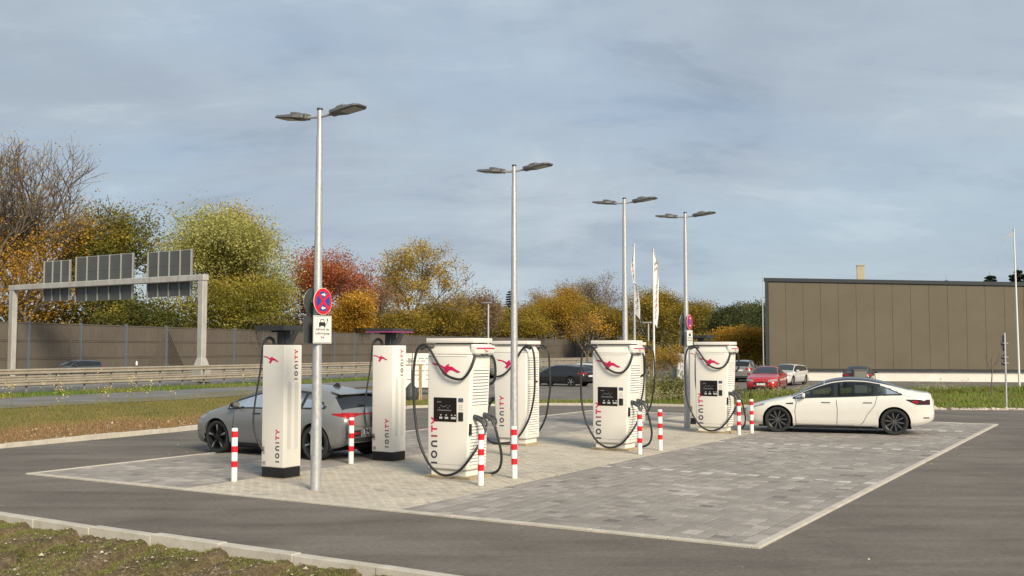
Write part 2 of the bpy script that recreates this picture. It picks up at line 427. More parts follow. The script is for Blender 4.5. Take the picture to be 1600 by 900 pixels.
def lay(rects, parent, joined_name):
    rects.sort(key=lambda r: ((r[0] + r[1]) / 2 - CAMS) ** 2 + ((r[2] + r[3]) / 2 - CAMT) ** 2 + (400 if ((r[2]+r[3])/2 > 9.2) else 0))
    for r in rects[:300]:
        v, q = paver_geo(*r[:5]); me = bpy.data.meshes.new('paver'); me.from_pydata(v, [], q); me.materials.append(M_PAVER)
        set_tone(me, np.array([r[5]] * len(v))); add('paver', me, parent)
    V, F, T = [], [], []
    for r in rects[300:]:
        v, q = paver_geo(*r[:5]); b = len(V); V += v; F += [tuple(b + i for i in k) for k in q]; T += [r[5]] * len(v)
    me = bpy.data.meshes.new(joined_name); me.from_pydata(V, [], F); me.materials.append(M_PAVER); set_tone(me, np.array(T))
    o = add(joined_name, me, parent); o['kind'] = 'stuff'
def blotch(s, t):
    return math.sin(s * .9 + 1.3 * math.sin(t * .7)) * math.cos(t * 1.1 + .8 * math.sin(s * .5)) + .5 * math.sin(s * 2.3 + t * 1.9)
S1, T1 = 21.95, 13.17
IA, IB = 5.06, 9.26
WHITE_S = [6.33, 12.5, 18.7]          # marking rows between the bays
def bay_rects(ta, tb):
    out = []; n = round((tb - ta) / .2); w = (tb - ta) / n
    for k in range(n):
        s = .11
        while s < S1 - .11:
            L = random.choice((.1, .2, .2, .2, .3)); L = min(L, S1 - .11 - s)
            if S1 - .11 - (s + L) < .06: L = S1 - .11 - s
            t0 = ta + k * w; bl = blotch(s, t0); r = random.random()
            base = .25 + .02 * bl + random.uniform(-.024, .024)
            if r < .13 + .05 * bl: base *= 1.30
            elif r < .24 + .05 * bl: base *= 1.14
            elif r > .975: base *= .70
            col = (base * 1.07, base * .98, base * .89)
            hit = [x for x in WHITE_S if s <= x < s + L]
            if hit and k % 2 == 0 and ta < 5: col = (.50, .48, .43)
            z = .004 + random.uniform(-.0015, .0015)
            out.append((s, s + L, t0, t0 + w, z, col)); s += L
    return out
lay(bay_rects(.11, IA) + bay_rects(IB, T1 - .11), PAV, 'far_pavers')
rc = []; n = int((S1 - .22) / .1)
for i in range(n):
    s0 = .11 + i * (S1 - .22) / n; s1 = .11 + (i + 1) * (S1 - .22) / n; off = (i % 2) * .1; t = IA - off
    while t < IB - .001:
        a, b = max(IA, t), min(IB, t + .2); t += .2
        if b - a < .02: continue
        bl = blotch(s0 * 1.4, a * 1.2); base = .43 + .02 * bl + random.uniform(-.045, .04)
        if random.random() < .06: base *= .82
        rc.append((s0, s1, a, b, .005 + random.uniform(-.002, .002), (base * 1.06, base * .96, base * .80)))
lay(rc, ISL, 'far_island_pavers')
m = MB(); m.box(.02, S1 - .02, .02, T1 - .02, -.1, -.006); m.build('joint_bed', M_JOINT, PAV)
# remove the yard asphalt under the bed only where it would show: the bed top lies below, so raise it just over the asphalt
bpy.data.objects['joint_bed'].location.z = .0155
for o in list(PAV.children) + list(ISL.children):
    if o.name != 'joint_bed': o.location.z = .012
def edging(p0, p1, inward):
    d = (Vector(p1) - Vector(p0)); L = d.length; d.normalize(); n = round(L / 1.0); st = L / n
    for i in range(n):
        a = Vector(p0) + d * (i * st + .004); b = Vector(p0) + d * ((i + 1) * st - .004); w = Vector(inward) * .1
        j = random.uniform(-.002, .002); mm = MB()
        lo = [(*p, -.05) for p in (a, b, b + w, a + w)]; hi = [(*p, .026 + j) for p in (a, b, b + w, a + w)]
        mm.hexa(lo, hi); mm.build('edging_stone', M_KERB, PAV, bevel=.006, seg=1)
edging((0, 0), (S1, 0), (0, 1)); edging((0, T1), (S1, T1), (0, -1))
edging((0, .1), (0, T1 - .1), (1, 0)); edging((S1, .1), (S1, T1 - .1), (-1, 0))

# ------------------------------------------------------------------ kerbs
kerb_m = MB().hexa([(.002, 0, -.3), (1.078, 0, -.3), (1.078, .14, -.3), (.002, .14, -.3)], [(.002, 0, .0), (1.078, 0, .0), (1.078, .14, .0), (.002, .14, .0)]).mesh('kerbstone', M_KERB, bevel=.009, seg=2)
def kerb_row(name, label, pts, top, side=1):
    root = struct(bpy.data.objects.new(name, None)); COL.objects.link(root); root['label'] = label
    P = [W(*p) for p in pts]; i = 0; rem = 0.0
    for a, b in zip(P, P[1:]):
        d = b - a; L = d.length; n = max(1, round(L / 1.08)); st = L / n; ang = math.atan2(d.y, d.x)
        for k in range(n):
            p = a + d * (k / n); o = add('kerbstone', kerb_m, root)
            o.location = (p.x, p.y, gz(p.y) + top + random.uniform(-.01, .01)); o.scale.x = st / 1.08
            o.rotation_euler = (random.uniform(-.03, .03), random.uniform(-.010, .010), ang + random.uniform(-.012, .012))
kerb_row('front_kerb', 'pale concrete kerb along the near edge of the asphalt', [(KS - .14, 14.6), (KS - .14, -8)], .10)
kerb_row('left_kerb', 'pale concrete kerb below the grass verge on the left', LK, .11)
kerb_row('back_kerb', 'pale concrete kerb along the far grass strip', [(19.4, 20.5)] + BK[:6], .10)
# ------------------------------------------------------------------ roadside barrier (two rails on posts)
M_RAIL = plain('barrier_rail', (.36, .315, .25), .6, .2, var=.18, scale=1.2)
M_RAILP = plain('barrier_post', (.28, .26, .23), .7, .2, var=.2)
def rail_mesh(L):
    prof = [(0, -.155), (.05, -.12), (.05, -.06), (-.01, -.02), (-.01, .02), (.05, .06), (.05, .12), (0, .155)]
    mm = MB(); mm.grid([[(0, -y, z) for y, z in prof], [(L, -y, z) for y, z in prof]])
    mm.grid([[(L, -y + .012, z) for y, z in prof], [(0, -y + .012, z) for y, z in prof]])
    return mm.mesh('rail', M_RAIL, smooth=40)
rm = rail_mesh(4.02); pm = MB().box(-.05, .05, -.03, .03, -.35, 1.3).mesh('post', M_RAILP); bm_ = MB().box(-.04, .04, -.16, .0, -.1, .1).mesh('spacer', M_RAILP)
def barrier(label, a0, n_seg, off, zl, zu, zbase):
    root = thing('guard_rail', label, 'guard rail', hw(a0, off, zbase), math.atan2(HD.y, HD.x))
    for i in range(n_seg):
        for z in (zl, zu):
            add('rail', rm, root, (i * 4, 0, z)); 
        for k in (0, 2):
            add('post', pm, root, (i * 4 + k, .19, -1.3 + zu + .1)); add('spacer', bm_, root, (i * 4 + k, .17, zl))
    return root
barrier('tan steel guard rail with two beams beside the slip road', -24, 34, 0, .60, 1.24, -.3)
barrier('thin far guard rail in the middle of the highway', -24, 34, 9.0, .35, .78, -.06)

# ------------------------------------------------------------------ sign gantry over the highway
GR, GL = Vector((-21.57, 72.5, 0)), Vector((-40.7, 84.9, 0))
gdir = (GL - GR); GLEN = gdir.length; gang = math.atan2(gdir.y, gdir.x)
gt = thing('sign_gantry', 'grey steel portal gantry spanning the highway in front of the noise wall', 'gantry', (GR.x, GR.y, -.1), gang)
# local x runs from the near post to the far one, local y is along the road
HB = 7.3
m = MB()
m.hexa([(-.25, -.21, 1.3), (.25, -.21, 1.3), (.25, .21, 1.3), (-.25, .21, 1.3)], [(-.27, -.22, HB - .1), (.27, -.22, HB - .1), (.27, .22, HB - .1), (-.27, .22, HB - .1)])
m.hexa([(-.42, -.38, 1.12), (.42, -.38, 1.12), (.42, .38, 1.12), (-.42, .38, 1.12)], [(-.255, -.215, 1.7), (.255, -.215, 1.7), (.255, .215, 1.7), (-.255, .215, 1.7)])
m.build('post', M_GANTRY, gt, bevel=.04, seg=1)
m = MB(); m.hexa([(GLEN - .28, -.21, 0), (GLEN + .28, -.21, 0), (GLEN + .28, .21, 0), (GLEN - .28, .21, 0)], [(GLEN - .30, -.22, HB - .1), (GLEN + .30, -.22, HB - .1), (GLEN + .30, .22, HB - .1), (GLEN - .30, .22, HB - .1)])
m.build('post', M_GANTRY, gt, bevel=.04, seg=1)
MB().box(-.5, .5, -.45, .45, 0, 1.12).build('plinth', plain('gantry_plinth', (.34, .32, .28), .9), gt, bevel=.03, seg=1)
MB().box(-.34, GLEN + .36, -.25, .25, HB - .26, HB + .18).build('beam', M_GANTRY, gt, bevel=.04, seg=1)
M_SPANEL = plain('sign_panel_back', (.10, .105, .10), .55, .3, var=.08, scale=.8)
M_SRIB = plain('sign_rib', (.40, .40, .37), .5, .4, var=.08)
# panel backs: (x0, x1, z0, z1) along the beam
k = GLEN / (318 - 20)
def gx(px):                              # where along the beam a sight line through the photo column falls
    r = (px - 800) / 1627.; return (GR.x - r * GR.y) / (r * gdir.y / GLEN - gdir.x / GLEN)
for (p0, p1, z0, z1, nr, lab) in ((295, 227, HB - 1.2, HB + 2.05, 4, 'tall grey sign panel nearest the right post of the gantry, seen from behind'),
                              (203, 114, HB - 1.28, HB + 2.1, 5, 'wide grey sign panel in the middle of the gantry, seen from behind'),
                              (104, 64, HB - 1.17, HB + 1.95, 3, 'narrow grey sign panel at the left of the gantry, seen from behind')):
    x0, x1 = gx(p0) + .32, gx(p1) + .32
    sg = thing('road_sign_panel', lab, 'road sign', gt.matrix_basis @ Vector(((x0 + x1) / 2, -.34, z0)) if False else (0, 0, 0), gang, 'sign panels on the gantry')
    c = Vector((GR.x, GR.y, -.1)) + Vector((math.cos(gang), math.sin(gang), 0)) * ((x0 + x1) / 2); sg.location = (c.x, c.y, z0 - .1)
    w = (x1 - x0) / 2; H = z1 - z0; nrow = 3; zs = [0, H * .34, H * .66, H]; n = nr
    for i in range(n):
        for j in range(3):
            xa, xb = -w + 2 * w * i / n, -w + 2 * w * (i + 1) / n
            MB().box(xa + .01, xb - .01, -.46, -.42, zs[j] + .01, zs[j + 1] - .01).build('panel', M_SPANEL, sg)
    for i in range(n + 1):
        xa = -w + 2 * w * i / n; MB().box(xa - .035, xa + .035, -.415, -.33, -.03, H + .05).build('rib', M_SRIB, sg)
    MB().box(-w - .05, w + .05, -.49, -.465, -.04, H + .04).build('frame', M_SRIB, sg)

# ------------------------------------------------------------------ noise wall
t = NT('noise_wall_wood'); p = t.co('Object', (6, 1, .25))
f = t.noise(3, p, 5, .7); f2 = t.noise(.25, t.pos(), 4, .6)
c = t.mix(.6, t.ramp(f, [(.3, (.085, .070, .055)), (.7, (.155, .130, .104))]), t.ramp(f2, [(.3, .38), (.7, .60)]), 'OVERLAY'); t.set(c, .9); M_NWALL = t.m
M_NPOST = plain('noise_wall_post', (.14, .17, .20), .55, .3, var=.12)
BAYW = 6.4
def slat_panel(name, w, h, n):
    mm = MB(); mm.box(0, w, .03, .09, 0, h)
    for i in range(n):
        a = w * i / n; mm.box(a + .012, a + w / n - .012, random.uniform(-.012, .004), .03, .02, h - .02)
    mm.box(0, w, -.045, -.013, h - .1, h - .03)
    return mm.mesh(name, M_NWALL)
np_ = [slat_panel('panel', BAYW - .16, 1.49, 44) for _ in range(3)]
nm_post = MB().box(-.09, .09, -.12, .12, 0, 4.62).mesh('post', M_NPOST)
batt = MB().box(0, 1, -.02, .02, -.03, .03).mesh('batten', M_NWALL)
def noise_wall(label, o, d, k0, bays, z0, diag=None, shrink=0.0):
    root = thing('noise_wall', label, 'wall', (o[0], o[1], z0), math.atan2(d[1], d[0]))
    for b in range(bays):
        x = k0 + b * BAYW
        for j in range(3): add('panel', np_[(b + j) % 3], root, (x + .08, 0, j * 1.5 + .02 - shrink * b))
        add('post', nm_post, root, (x, 0, -shrink * b))
    if diag:
        for bi, sgn in diag:
            x = k0 + bi * BAYW
            for q in range(9):
                L = 4.9 - .45 * q; zz = .15; a = R(52)
                if sgn > 0: x0 = x + BAYW - .3 - L * math.cos(a); ang = -a
                else: x0 = x + .3 + L * math.cos(a); ang = a - math.pi
                bo = add('batten', batt, root, (x0 if sgn > 0 else x0, -.10 - .006 * q, .15)); bo.scale = (L, 1, 1)
                bo.rotation_euler = (0, ang, 0)
    return root
WD = Vector((25.1, 86, 0)).normalized(); WO = Vector((-41.3, 84, 0))
noise_wall('long weathered wooden noise barrier behind the highway gantry', WO, WD, 3.2 - 4 * BAYW, 19, -.1, [(6, 1), (7, -1)])
p2 = WO + WD * (3.2 + 15 * BAYW); WD2 = Vector((30, 68, 0)).normalized()
noise_wall('farther stretch of wooden noise barrier beyond the flag poles', p2, WD2, 0, 12, -.1)

# ------------------------------------------------------------------ building on the right
BL, BRt = Vector((20.25, 83.0, 0)), Vector((38.45, 78.2, 0))
bd = (BRt - BL); BLEN = 34.0; bang = math.atan2(bd.y, bd.x)
bl = thing('warehouse', 'flat-roofed brown panel-clad hall with a white plinth beyond the parked cars', 'building', (BL.x, BL.y, -.32), bang)
t = NT('cladding'); f = t.noise(.5, t.pos(), 5, .6); t.set(t.ramp(f, [(.3, (.118, .099, .066)), (.7, (.142, .119, .081))]), .6); M_CLAD = t.m
M_PLINTH = plain('white_plinth', (.76, .73, .66), .8, var=.06, scale=1.5)
M_TRIM = plain('dark_trim', (.045, .052, .056), .5, .2)
rt_ = lambda x: 8.18 - .035 * x              # roof line falls slowly to the right
def wallbox(name, x0, x1, y0, y1, z0, a, b, mat, **k):
    """box whose top follows the roof line: a, b = depth below it at bottom (or None) and top"""
    zl = lambda x: (rt_(x) - a if a is not None else z0); zh = lambda x: rt_(x) - b
    return MB().hexa([(x0, y0, zl(x0)), (x1, y0, zl(x1)), (x1, y1, zl(x1)), (x0, y1, zl(x0))], [(x0, y0, zh(x0)), (x1, y0, zh(x1)), (x1, y1, zh(x1)), (x0, y1, zh(x0))]).build(name, mat, bl, **k)
MB().box(0, BLEN, 0.10, 30, 0, .83).build('plinth', M_PLINTH, bl)
wallbox('core', .02, BLEN, .06, 30, .832, None, .3, M_TRIM)
npan = 25; pw = 1.33
for i in range(npan): wallbox('panel', .20 + i * pw + .007, .20 + (i + 1) * pw - .007, -.03, .055, .95, None, .315, M_CLAD, bevel=.004, seg=1)
MB().box(-.12, BLEN, -.10, .05, .79, .93).build('base_trim', M_TRIM, bl)
wallbox('roof_edge', -.14, BLEN, -.14, .4, 0, .30, 0, M_TRIM, bevel=.02, seg=1)
wallbox('corner_trim', -.06, .18, -.12, .4, 0, None, .305, M_TRIM)
MB().box(-.28, -.20, -.05, .05, 0, 8.6).build('downpipe', M_GALV, bl)
MB().box(7.1, 7.65, 2, 2.6, 7.4, 9.15).box(7.05, 7.7, 1.95, 2.65, 9.151, 9.23).build('chimney', plain('chimney_render', (.46, .40, .28), .8, var=.1), bl)

# ------------------------------------------------------------------ trees
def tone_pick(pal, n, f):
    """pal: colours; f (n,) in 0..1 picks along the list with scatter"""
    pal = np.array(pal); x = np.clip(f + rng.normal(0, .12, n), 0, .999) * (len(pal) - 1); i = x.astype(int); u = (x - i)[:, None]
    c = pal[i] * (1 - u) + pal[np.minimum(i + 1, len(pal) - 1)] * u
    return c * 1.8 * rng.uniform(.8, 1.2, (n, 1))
def leaves(cent, size, pal, f, flat=.35):
    n = len(cent); nrm = rng.normal(0, 1, (n, 3)); nrm[:, 2] = np.abs(nrm[:, 2]) + flat; nrm /= np.linalg.norm(nrm, axis=1)[:, None]
    a = np.cross(nrm, rng.normal(0, 1, (n, 3))); a /= np.linalg.norm(a, axis=1)[:, None] + 1e-9; b = np.cross(nrm, a)
    s = (size * rng.uniform(.55, 1.35, n))[:, None]; a = a * s * .5; b = b * s * .36
    q = np.stack([cent - a, cent + b * 1.0 - a * .1, cent + a, cent - b + a * .1], 1).reshape(-1, 3)
    return q, np.repeat(tone_pick(pal, n, f), 4, 0)
def skeleton(H, levels, kids, spread, trunk=.28, seed=0, ratio=.68, up=.15, r0=None, first=None):
    r = random.Random(seed); segs = []; tips = []
    def grow(p, d, L, rad, lv):
        n = 4 if lv == 0 else 3; pts = [p]; q = p.copy(); dd = d.copy()
        for i in range(n):
            dd = (dd + Vector((r.gauss(0, 1), r.gauss(0, 1), r.gauss(0, .6))) * (.05 if lv == 0 else .16) + Vector((0, 0, up * .3))).normalized()
            q = q + dd * (L / n); pts.append(q.copy())
        segs.append((pts, [rad * (1 - .45 * i / n) for i in range(n + 1)], lv))
        if lv == levels: tips.append(q); tips.append(pts[2]); return
        k = kids[min(lv, len(kids) - 1)]; az = r.uniform(0, 6.28)
        for i in range(k):
            f = r.uniform(.45, 1.0) if i else 1.0
            if lv == 0: f = r.uniform(.62, 1.0) if i else 1.0
            j = f * n; a = pts[min(int(j), n - 1)].lerp(pts[min(int(j) + 1, n)], j - int(j)) if f < 1 else pts[-1]
            az += 2.4 + r.uniform(-.4, .4); tilt = R(spread) * (r.uniform(.55, 1.2) if i else .3)
            o = dd.orthogonal().normalized(); o.rotate(Matrix.Rotation(az, 3, dd)); nd = (dd * math.cos(tilt) + o * math.sin(tilt)).normalized()
            grow(a, nd, L * ratio * r.uniform(.75, 1.15) * (first if (lv == 0 and first) else 1), rad * (.62 if i else .55), lv + 1)
    grow(Vector((0, 0, 0)), Vector((0, 0, 1)), trunk * H, r0 or H * .017, 0)
    return segs, tips
def tree(name, label, x, y, H, width, pal, seed, levels=4, kids=(5, 4, 4, 3), spread=42, nleaf=26, lsize=.42, sig=.055, trunk=.3, cat='tree',
         group=None, base=None, dens=1.0, shade=.5, up=.15, ratio=.68, twig=.012, lowfill=0, first=None, droop=0):
    z0 = gz(y) - .05 if base is None else base
    root = thing(name, label, cat, (x, y, z0), 0, group)
    segs, tips = skeleton(1.0, levels, kids, spread, trunk, seed, ratio, up, first=first)
    T = np.array([tuple(t) for t in tips]); zt = np.percentile(T[:, 2], 99); wx = (np.percentile(T[:, 0], 97) - np.percentile(T[:, 0], 3)); wy = (np.percentile(T[:, 1], 97) - np.percentile(T[:, 1], 3))
    kz = H * .95 / zt; kx = width * .80 / wx; ky = width * .80 / wy; cx = (np.percentile(T[:, 0], 97) + np.percentile(T[:, 0], 3)) / 2 * 0
    sc = lambda p: (p[0] * kx, p[1] * ky, p[2] * kz)
    mt = MB(); mb_ = MB()
    for pts, rad, lv in segs:
        rr = [max(twig, q * H) for q in rad]
        (mt if lv == 0 else mb_).tube([sc(p) for p in pts], rr, 8 if lv == 0 else (5 if lv == 1 else 3), caps=False)
    mt.build('trunk', M_BARK, root, smooth=True); mb_.build('limbs', M_BARK, root, smooth=True)
    if nleaf:
        T = T * np.array([kx, ky, kz]); n = max(1, int(nleaf * dens * 2.3)); s = sig * H; lsize *= .62; lowfill *= 2.3
        keep = rng.random(len(T)) < .93; T = T[keep]
        C = np.repeat(T, n, 0) + np.clip(rng.normal(0, 1, (len(T) * n, 3)), -1.7, 1.7) * np.array([s, s, s * .75])
        if droop: C[:, 2] -= np.abs(rng.normal(0, droop, len(C)))
        if lowfill:
            m_ = int(lowfill); ang = rng.uniform(0, 6.28, m_); rad_ = width * .48 * np.sqrt(rng.random(m_)); h_ = H * rng.uniform(.05, .55, m_)
            C = np.vstack([C, np.column_stack([rad_ * np.cos(ang), rad_ * np.sin(ang), h_])])
        C = C[C[:, 2] > .12 * H * (0 if lowfill else 1)]
        if y > 95 and x < 20:
            for o_, d_, kk in ((WO, WD, 100), (p2, WD2, 77)):          # crowns are kept trimmed along the wall
                if -d_.y * (x - o_.x) + d_.x * (y - o_.y) < 0: continue
                sd = -(C[:, 0] + x - o_.x) * d_.y + (C[:, 1] + y - o_.y) * d_.x; al = (C[:, 0] + x - o_.x) * d_.x + (C[:, 1] + y - o_.y) * d_.y
                C = C[(sd > .8) | (al > kk) | (al < 0) & (o_ is p2) | (C[:, 2] + z0 > 5.2) & (sd > -2.5)]
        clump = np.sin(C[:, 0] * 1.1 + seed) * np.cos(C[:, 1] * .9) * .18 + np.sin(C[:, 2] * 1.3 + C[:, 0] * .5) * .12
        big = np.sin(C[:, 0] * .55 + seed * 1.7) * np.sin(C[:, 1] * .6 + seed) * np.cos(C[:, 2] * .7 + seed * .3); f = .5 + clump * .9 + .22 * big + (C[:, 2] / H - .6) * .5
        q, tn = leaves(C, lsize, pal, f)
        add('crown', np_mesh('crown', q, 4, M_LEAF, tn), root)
    return root
GOLD = [(.10, .062, .008), (.20, .115, .012), (.30, .165, .018), (.36, .215, .035)]
OLIVE = [(.05, .045, .008), (.12, .09, .012), (.20, .145, .02), (.26, .17, .025)]
GREEN = [(.022, .03, .008), (.045, .055, .012), (.10, .095, .02), (.20, .15, .02)]
WILLOW = [(.12, .115, .02), (.20, .19, .05), (.27, .26, .085), (.33, .32, .13)]
RUST = [(.07, .025, .012), (.17, .05, .018), (.25, .075, .028), (.30, .12, .04)]
BROWN = [(.07, .05, .03), (.12, .085, .05), (.17, .12, .065), (.20, .14, .07)]
DARKG = [(.015, .022, .008), (.03, .04, .014), (.055, .065, .02), (.10, .09, .025)]
OAK = [(.10, .075, .012), (.19, .135, .02), (.27, .19, .035), (.32, .235, .06)]
def px(x, Y): return (x - 800) / 1627. * Y
def ht(y, Y): return 2.2 + (545 - y) / 1627. * Y
# tall bare trees at the far left
tree('bare_tree', 'tall almost leafless tree at the left edge, behind the noise wall', px(40, 112), 112, ht(208, 112), 19, GOLD, 11, 5, (7, 5, 4, 4, 4), 36, .45, lsize=.35, sig=.03, trunk=.24, twig=.016, up=.45)
tree('bare_tree', 'bare tree cut off by the left edge of the picture', px(-30, 116), 116, ht(200, 116), 14, GOLD, 13, 5, (6, 5, 4, 4, 4), 36, 0, trunk=.26, twig=.016, up=.45)
tree('yellowing_tree', 'loose yellow-orange tree under the tall bare tree at the left', px(48, 108), 108, ht(340, 108), 14, GOLD, 17, 4, spread=46, nleaf=14, lsize=.38, sig=.07, lowfill=1200)
tree('yellowing_tree', 'yellow-green tree behind the left sign panels of the gantry', px(160, 114), 114, ht(312, 114), 8.8, [(.03, .04, .01), (.07, .078, .015), (.13, .12, .02), (.22, .165, .025)], 19, 4, spread=40, nleaf=22, lsize=.42, sig=.06, lowfill=900)
tree('dark_green_tree', 'dark green low tree beneath the middle gantry signs', px(190, 110), 110, ht(440, 110), 9, GREEN, 23, 4, spread=50, nleaf=18, lsize=.4, sig=.09, lowfill=1500, trunk=.2)
tree('willow', 'big rounded pale green willow right of the gantry', px(370, 132), 132, ht(325, 132), 16, WILLOW, 29, 4, spread=50, nleaf=44, lsize=.42, sig=.07, trunk=.26, lowfill=2600)
tree('yellow_tree', 'broad yellow-olive tree in front of the pale willow', px(380, 126), 126, ht(428, 126), 15, [(.05, .052, .01), (.11, .105, .016), (.18, .155, .024), (.24, .18, .028)], 31, 4, spread=52, nleaf=26, lsize=.42, sig=.09, trunk=.2, lowfill=1800)
tree('yellow_tree', 'small golden tree topping the willow crown from behind', px(378, 142), 142, ht(316, 142), 9, [(.14, .10, .012), (.24, .17, .02), (.30, .21, .03)], 33, 4, spread=38, nleaf=18, lsize=.45, sig=.05)
tree('red_tree', 'rust-red maple tree behind the first lamp pole', px(512, 158), 158, ht(386, 158), 13, RUST, 37, 4, spread=46, nleaf=26, lsize=.45, sig=.065, trunk=.24, lowfill=500)
tree('thin_tree', 'thin rusty-brown half-bare tree left of the golden oak', px(572, 172), 172, ht(404, 172), 12, [(.10, .05, .025), (.18, .09, .04), (.24, .13, .05)], 41, 5, (5, 4, 3, 3, 2), 44, 3, lsize=.42, sig=.05, trunk=.24, twig=.03)
tree('oak', 'large golden-brown oak with dark limbs showing through its crown', px(642, 188), 188, ht(366, 188), 19.5, OAK, 43, 5, (5, 3, 3, 3, 3), 44, 9, lsize=.52, sig=.032, trunk=.3, twig=.035, first=1.1)
tree('yellow_tree', 'small bright yellow tree above the wall beside the no-stopping sign', px(546, 151), 151, ht(455, 151), 6, GOLD, 47, 4, spread=46, nleaf=22, lsize=.38, sig=.09, lowfill=700)
tree('brown_tree', 'brown thinning tree between the oak and the second lamp pole', px(742, 200), 200, ht(452, 200), 12, BROWN, 53, 4, spread=46, nleaf=16, lsize=.5, sig=.07, lowfill=500, trunk=.22)
tree('olive_tree', 'olive-yellow bushy tree left of the second lamp pole', px(700, 192), 192, ht(468, 192), 14, OLIVE, 59, 4, spread=55, nleaf=20, lsize=.5, sig=.1, lowfill=1200)
tree('olive_tree', 'olive bushy tree at the foot of the large oak', px(612, 176), 176, ht(462, 176), 13, OLIVE, 61, 4, spread=55, nleaf=20, lsize=.48, sig=.1, lowfill=1200)
tree('brown_tree', 'greyish-brown tree just right of the second lamp pole', px(845, 268), 268, ht(452, 268), 15, BROWN, 67, 4, spread=44, nleaf=12, lsize=.55, sig=.06, trunk=.22)
tree('golden_tree', 'large golden-brown tree left of the third lamp pole', px(872, 258), 258, ht(448, 258), 17, [(.09, .06, .008), (.18, .115, .012), (.25, .155, .018), (.29, .18, .025)], 71, 4, spread=50, nleaf=36, lsize=.52, sig=.08, lowfill=2200, trunk=.2)
tree('brown_tree', 'tall grey-brown nearly bare tree behind the third lamp pole', px(930, 272), 272, ht(425, 272), 16.5, BROWN, 73, 5, (6, 4, 4, 3, 2), 42, 4, lsize=.5, sig=.04, twig=.045, trunk=.22)
tree('golden_tree', 'golden-olive tree filling the gap between the second and third lamp poles', px(800, 225), 225, ht(478, 225), 15, OLIVE, 79, 4, spread=52, nleaf=26, lsize=.5, sig=.09, lowfill=1500)
tree('golden_tree', 'dense golden-brown tree low behind the first white flag', px(948, 235), 235, ht(470, 235), 13, [(.06, .045, .008), (.13, .09, .012), (.20, .13, .016)], 83, 4, spread=52, nleaf=30, lsize=.5, sig=.09, lowfill=1800)
tree('golden_tree', 'broad golden-green tree behind the two white flags', px(1035, 215), 215, ht(452, 215), 15, OLIVE, 89, 4, spread=52, nleaf=36, lsize=.5, sig=.08, lowfill=2200, trunk=.2)
tree('golden_tree', 'yellow-green tree right of the fourth lamp pole', px(1092, 200), 200, ht(470, 200), 11, [(.07, .06, .01), (.14, .105, .014), (.21, .145, .02)], 97, 4, spread=50, nleaf=30, lsize=.46, sig=.085, lowfill=1600)
for i, (x_, y_, Y_, w_) in enumerate(((1150, 472, 170, 10.5), (1192, 476, 176, 11), (1240, 486, 180, 12))):
    tree('dark_green_tree', ['dark green tree left of the brown hall, nearest the fourth lamp pole', 'dark green tree touching the left corner of the brown hall', 'dark green tree partly hidden behind the brown hall'][i], px(x_, Y_), Y_, ht(y_, Y_), w_, [DARKG, [(.025, .03, .008), (.06, .06, .014), (.12, .10, .02)], DARKG][i], 101 + i, 4, spread=50, nleaf=32, lsize=.42, sig=.085, lowfill=1800, trunk=.2, group='dark trees beside the hall')
tree('orange_shrub', 'orange-yellow shrub beside the left corner of the brown hall', px(1166, 112), 112, ht(508, 112), 6.5, GOLD, 107, 4, spread=55, nleaf=16, lsize=.3, sig=.11, lowfill=1200, trunk=.15, cat='shrub')
tree('orange_shrub', 'olive-brown shrub behind the silver parked car', px(1118, 118), 118, ht(520, 118), 8, OLIVE, 109, 4, spread=55, nleaf=16, lsize=.3, sig=.11, lowfill=1200, trunk=.15, cat='shrub')
# planted trees near the lot
tree('young_tree', 'young planted tree with sparse yellow leaves above the third big charger', px(915, 82), 82, ht(474, 82), 3.6, GOLD, 113, 4, (5, 3, 3, 2), 42, 5, lsize=.2, sig=.055, trunk=.38, twig=.012)
tree('young_tree', 'small autumn tree with brown-yellow leaves between the flag pole and fourth lamp pole', px(1046, 74), 74, ht(527, 74), 3.6, [(.11, .07, .015), (.20, .125, .02), (.28, .18, .04)], 127, 4, (5, 4, 3, 2), 48, 9, lsize=.17, sig=.075, trunk=.3, twig=.012)
tree('young_tree', 'small dark yellow tree left of the autumn tree near the second flag pole', px(1005, 92), 92, ht(520, 92), 4, OLIVE, 131, 4, (5, 4, 3, 2), 50, 10, lsize=.22, sig=.09, trunk=.2, lowfill=400)
tree('sapling', 'leafless sapling on the grass strip in front of the hall', px(1546, 56), 56, 2.6, .9, GOLD, 137, 2, (3, 2), 30, 0, trunk=.4, twig=.012)
# conifers
def conifer(label, x, y, H, width, seed, base=None):
    z0 = gz(y) - .05 if base is None else base
    root = thing('spruce', label, 'tree', (x, y, z0)); r = random.Random(seed)
    MB().tube([(0, 0, 0), (0, 0, H * .5), (0, 0, H)], [H * .014, H * .009, .02], 7).build('trunk', M_BARK, root, smooth=True)
    C = []; 
    for k in range(int(26)):
        f = k / 26.; z = H * (.12 + .86 * f); L = width * .5 * (1 - f) ** .7 * r.uniform(.6, 1.15) + .06
        for b in range(9):
            a = r.uniform(0, 6.28); n = 40
            u = np.linspace(.05, 1, n); C.append(np.column_stack([u * L * math.cos(a), u * L * math.sin(a), z - u ** 1.5 * L * .25 + .12 * L * u ** 4]) + rng.normal(0, .045 * width * (1.02 - f), (n, 3)) * np.array([1, 1, .6]))
    C = np.vstack(C); q, tn = leaves(C, .035 * width + .12, [(.008, .014, .008), (.018, .027, .013), (.035, .045, .02)], np.full(len(C), .5))
    add('crown', np_mesh('crown', q, 4, M_LEAF, tn), root)
conifer('dark spruce tip rising behind the rust-red maple', px(490, 190), 190, ht(372, 190), 5.5, 3)
conifer('dark spruce right beside the second lamp pole', px(796, 250), 250, ht(448, 250), 8, 5)
conifer('small dark spruce top showing over the hall roof, left of three', px(1480, 150), 150, ht(428, 150), 4, 7)
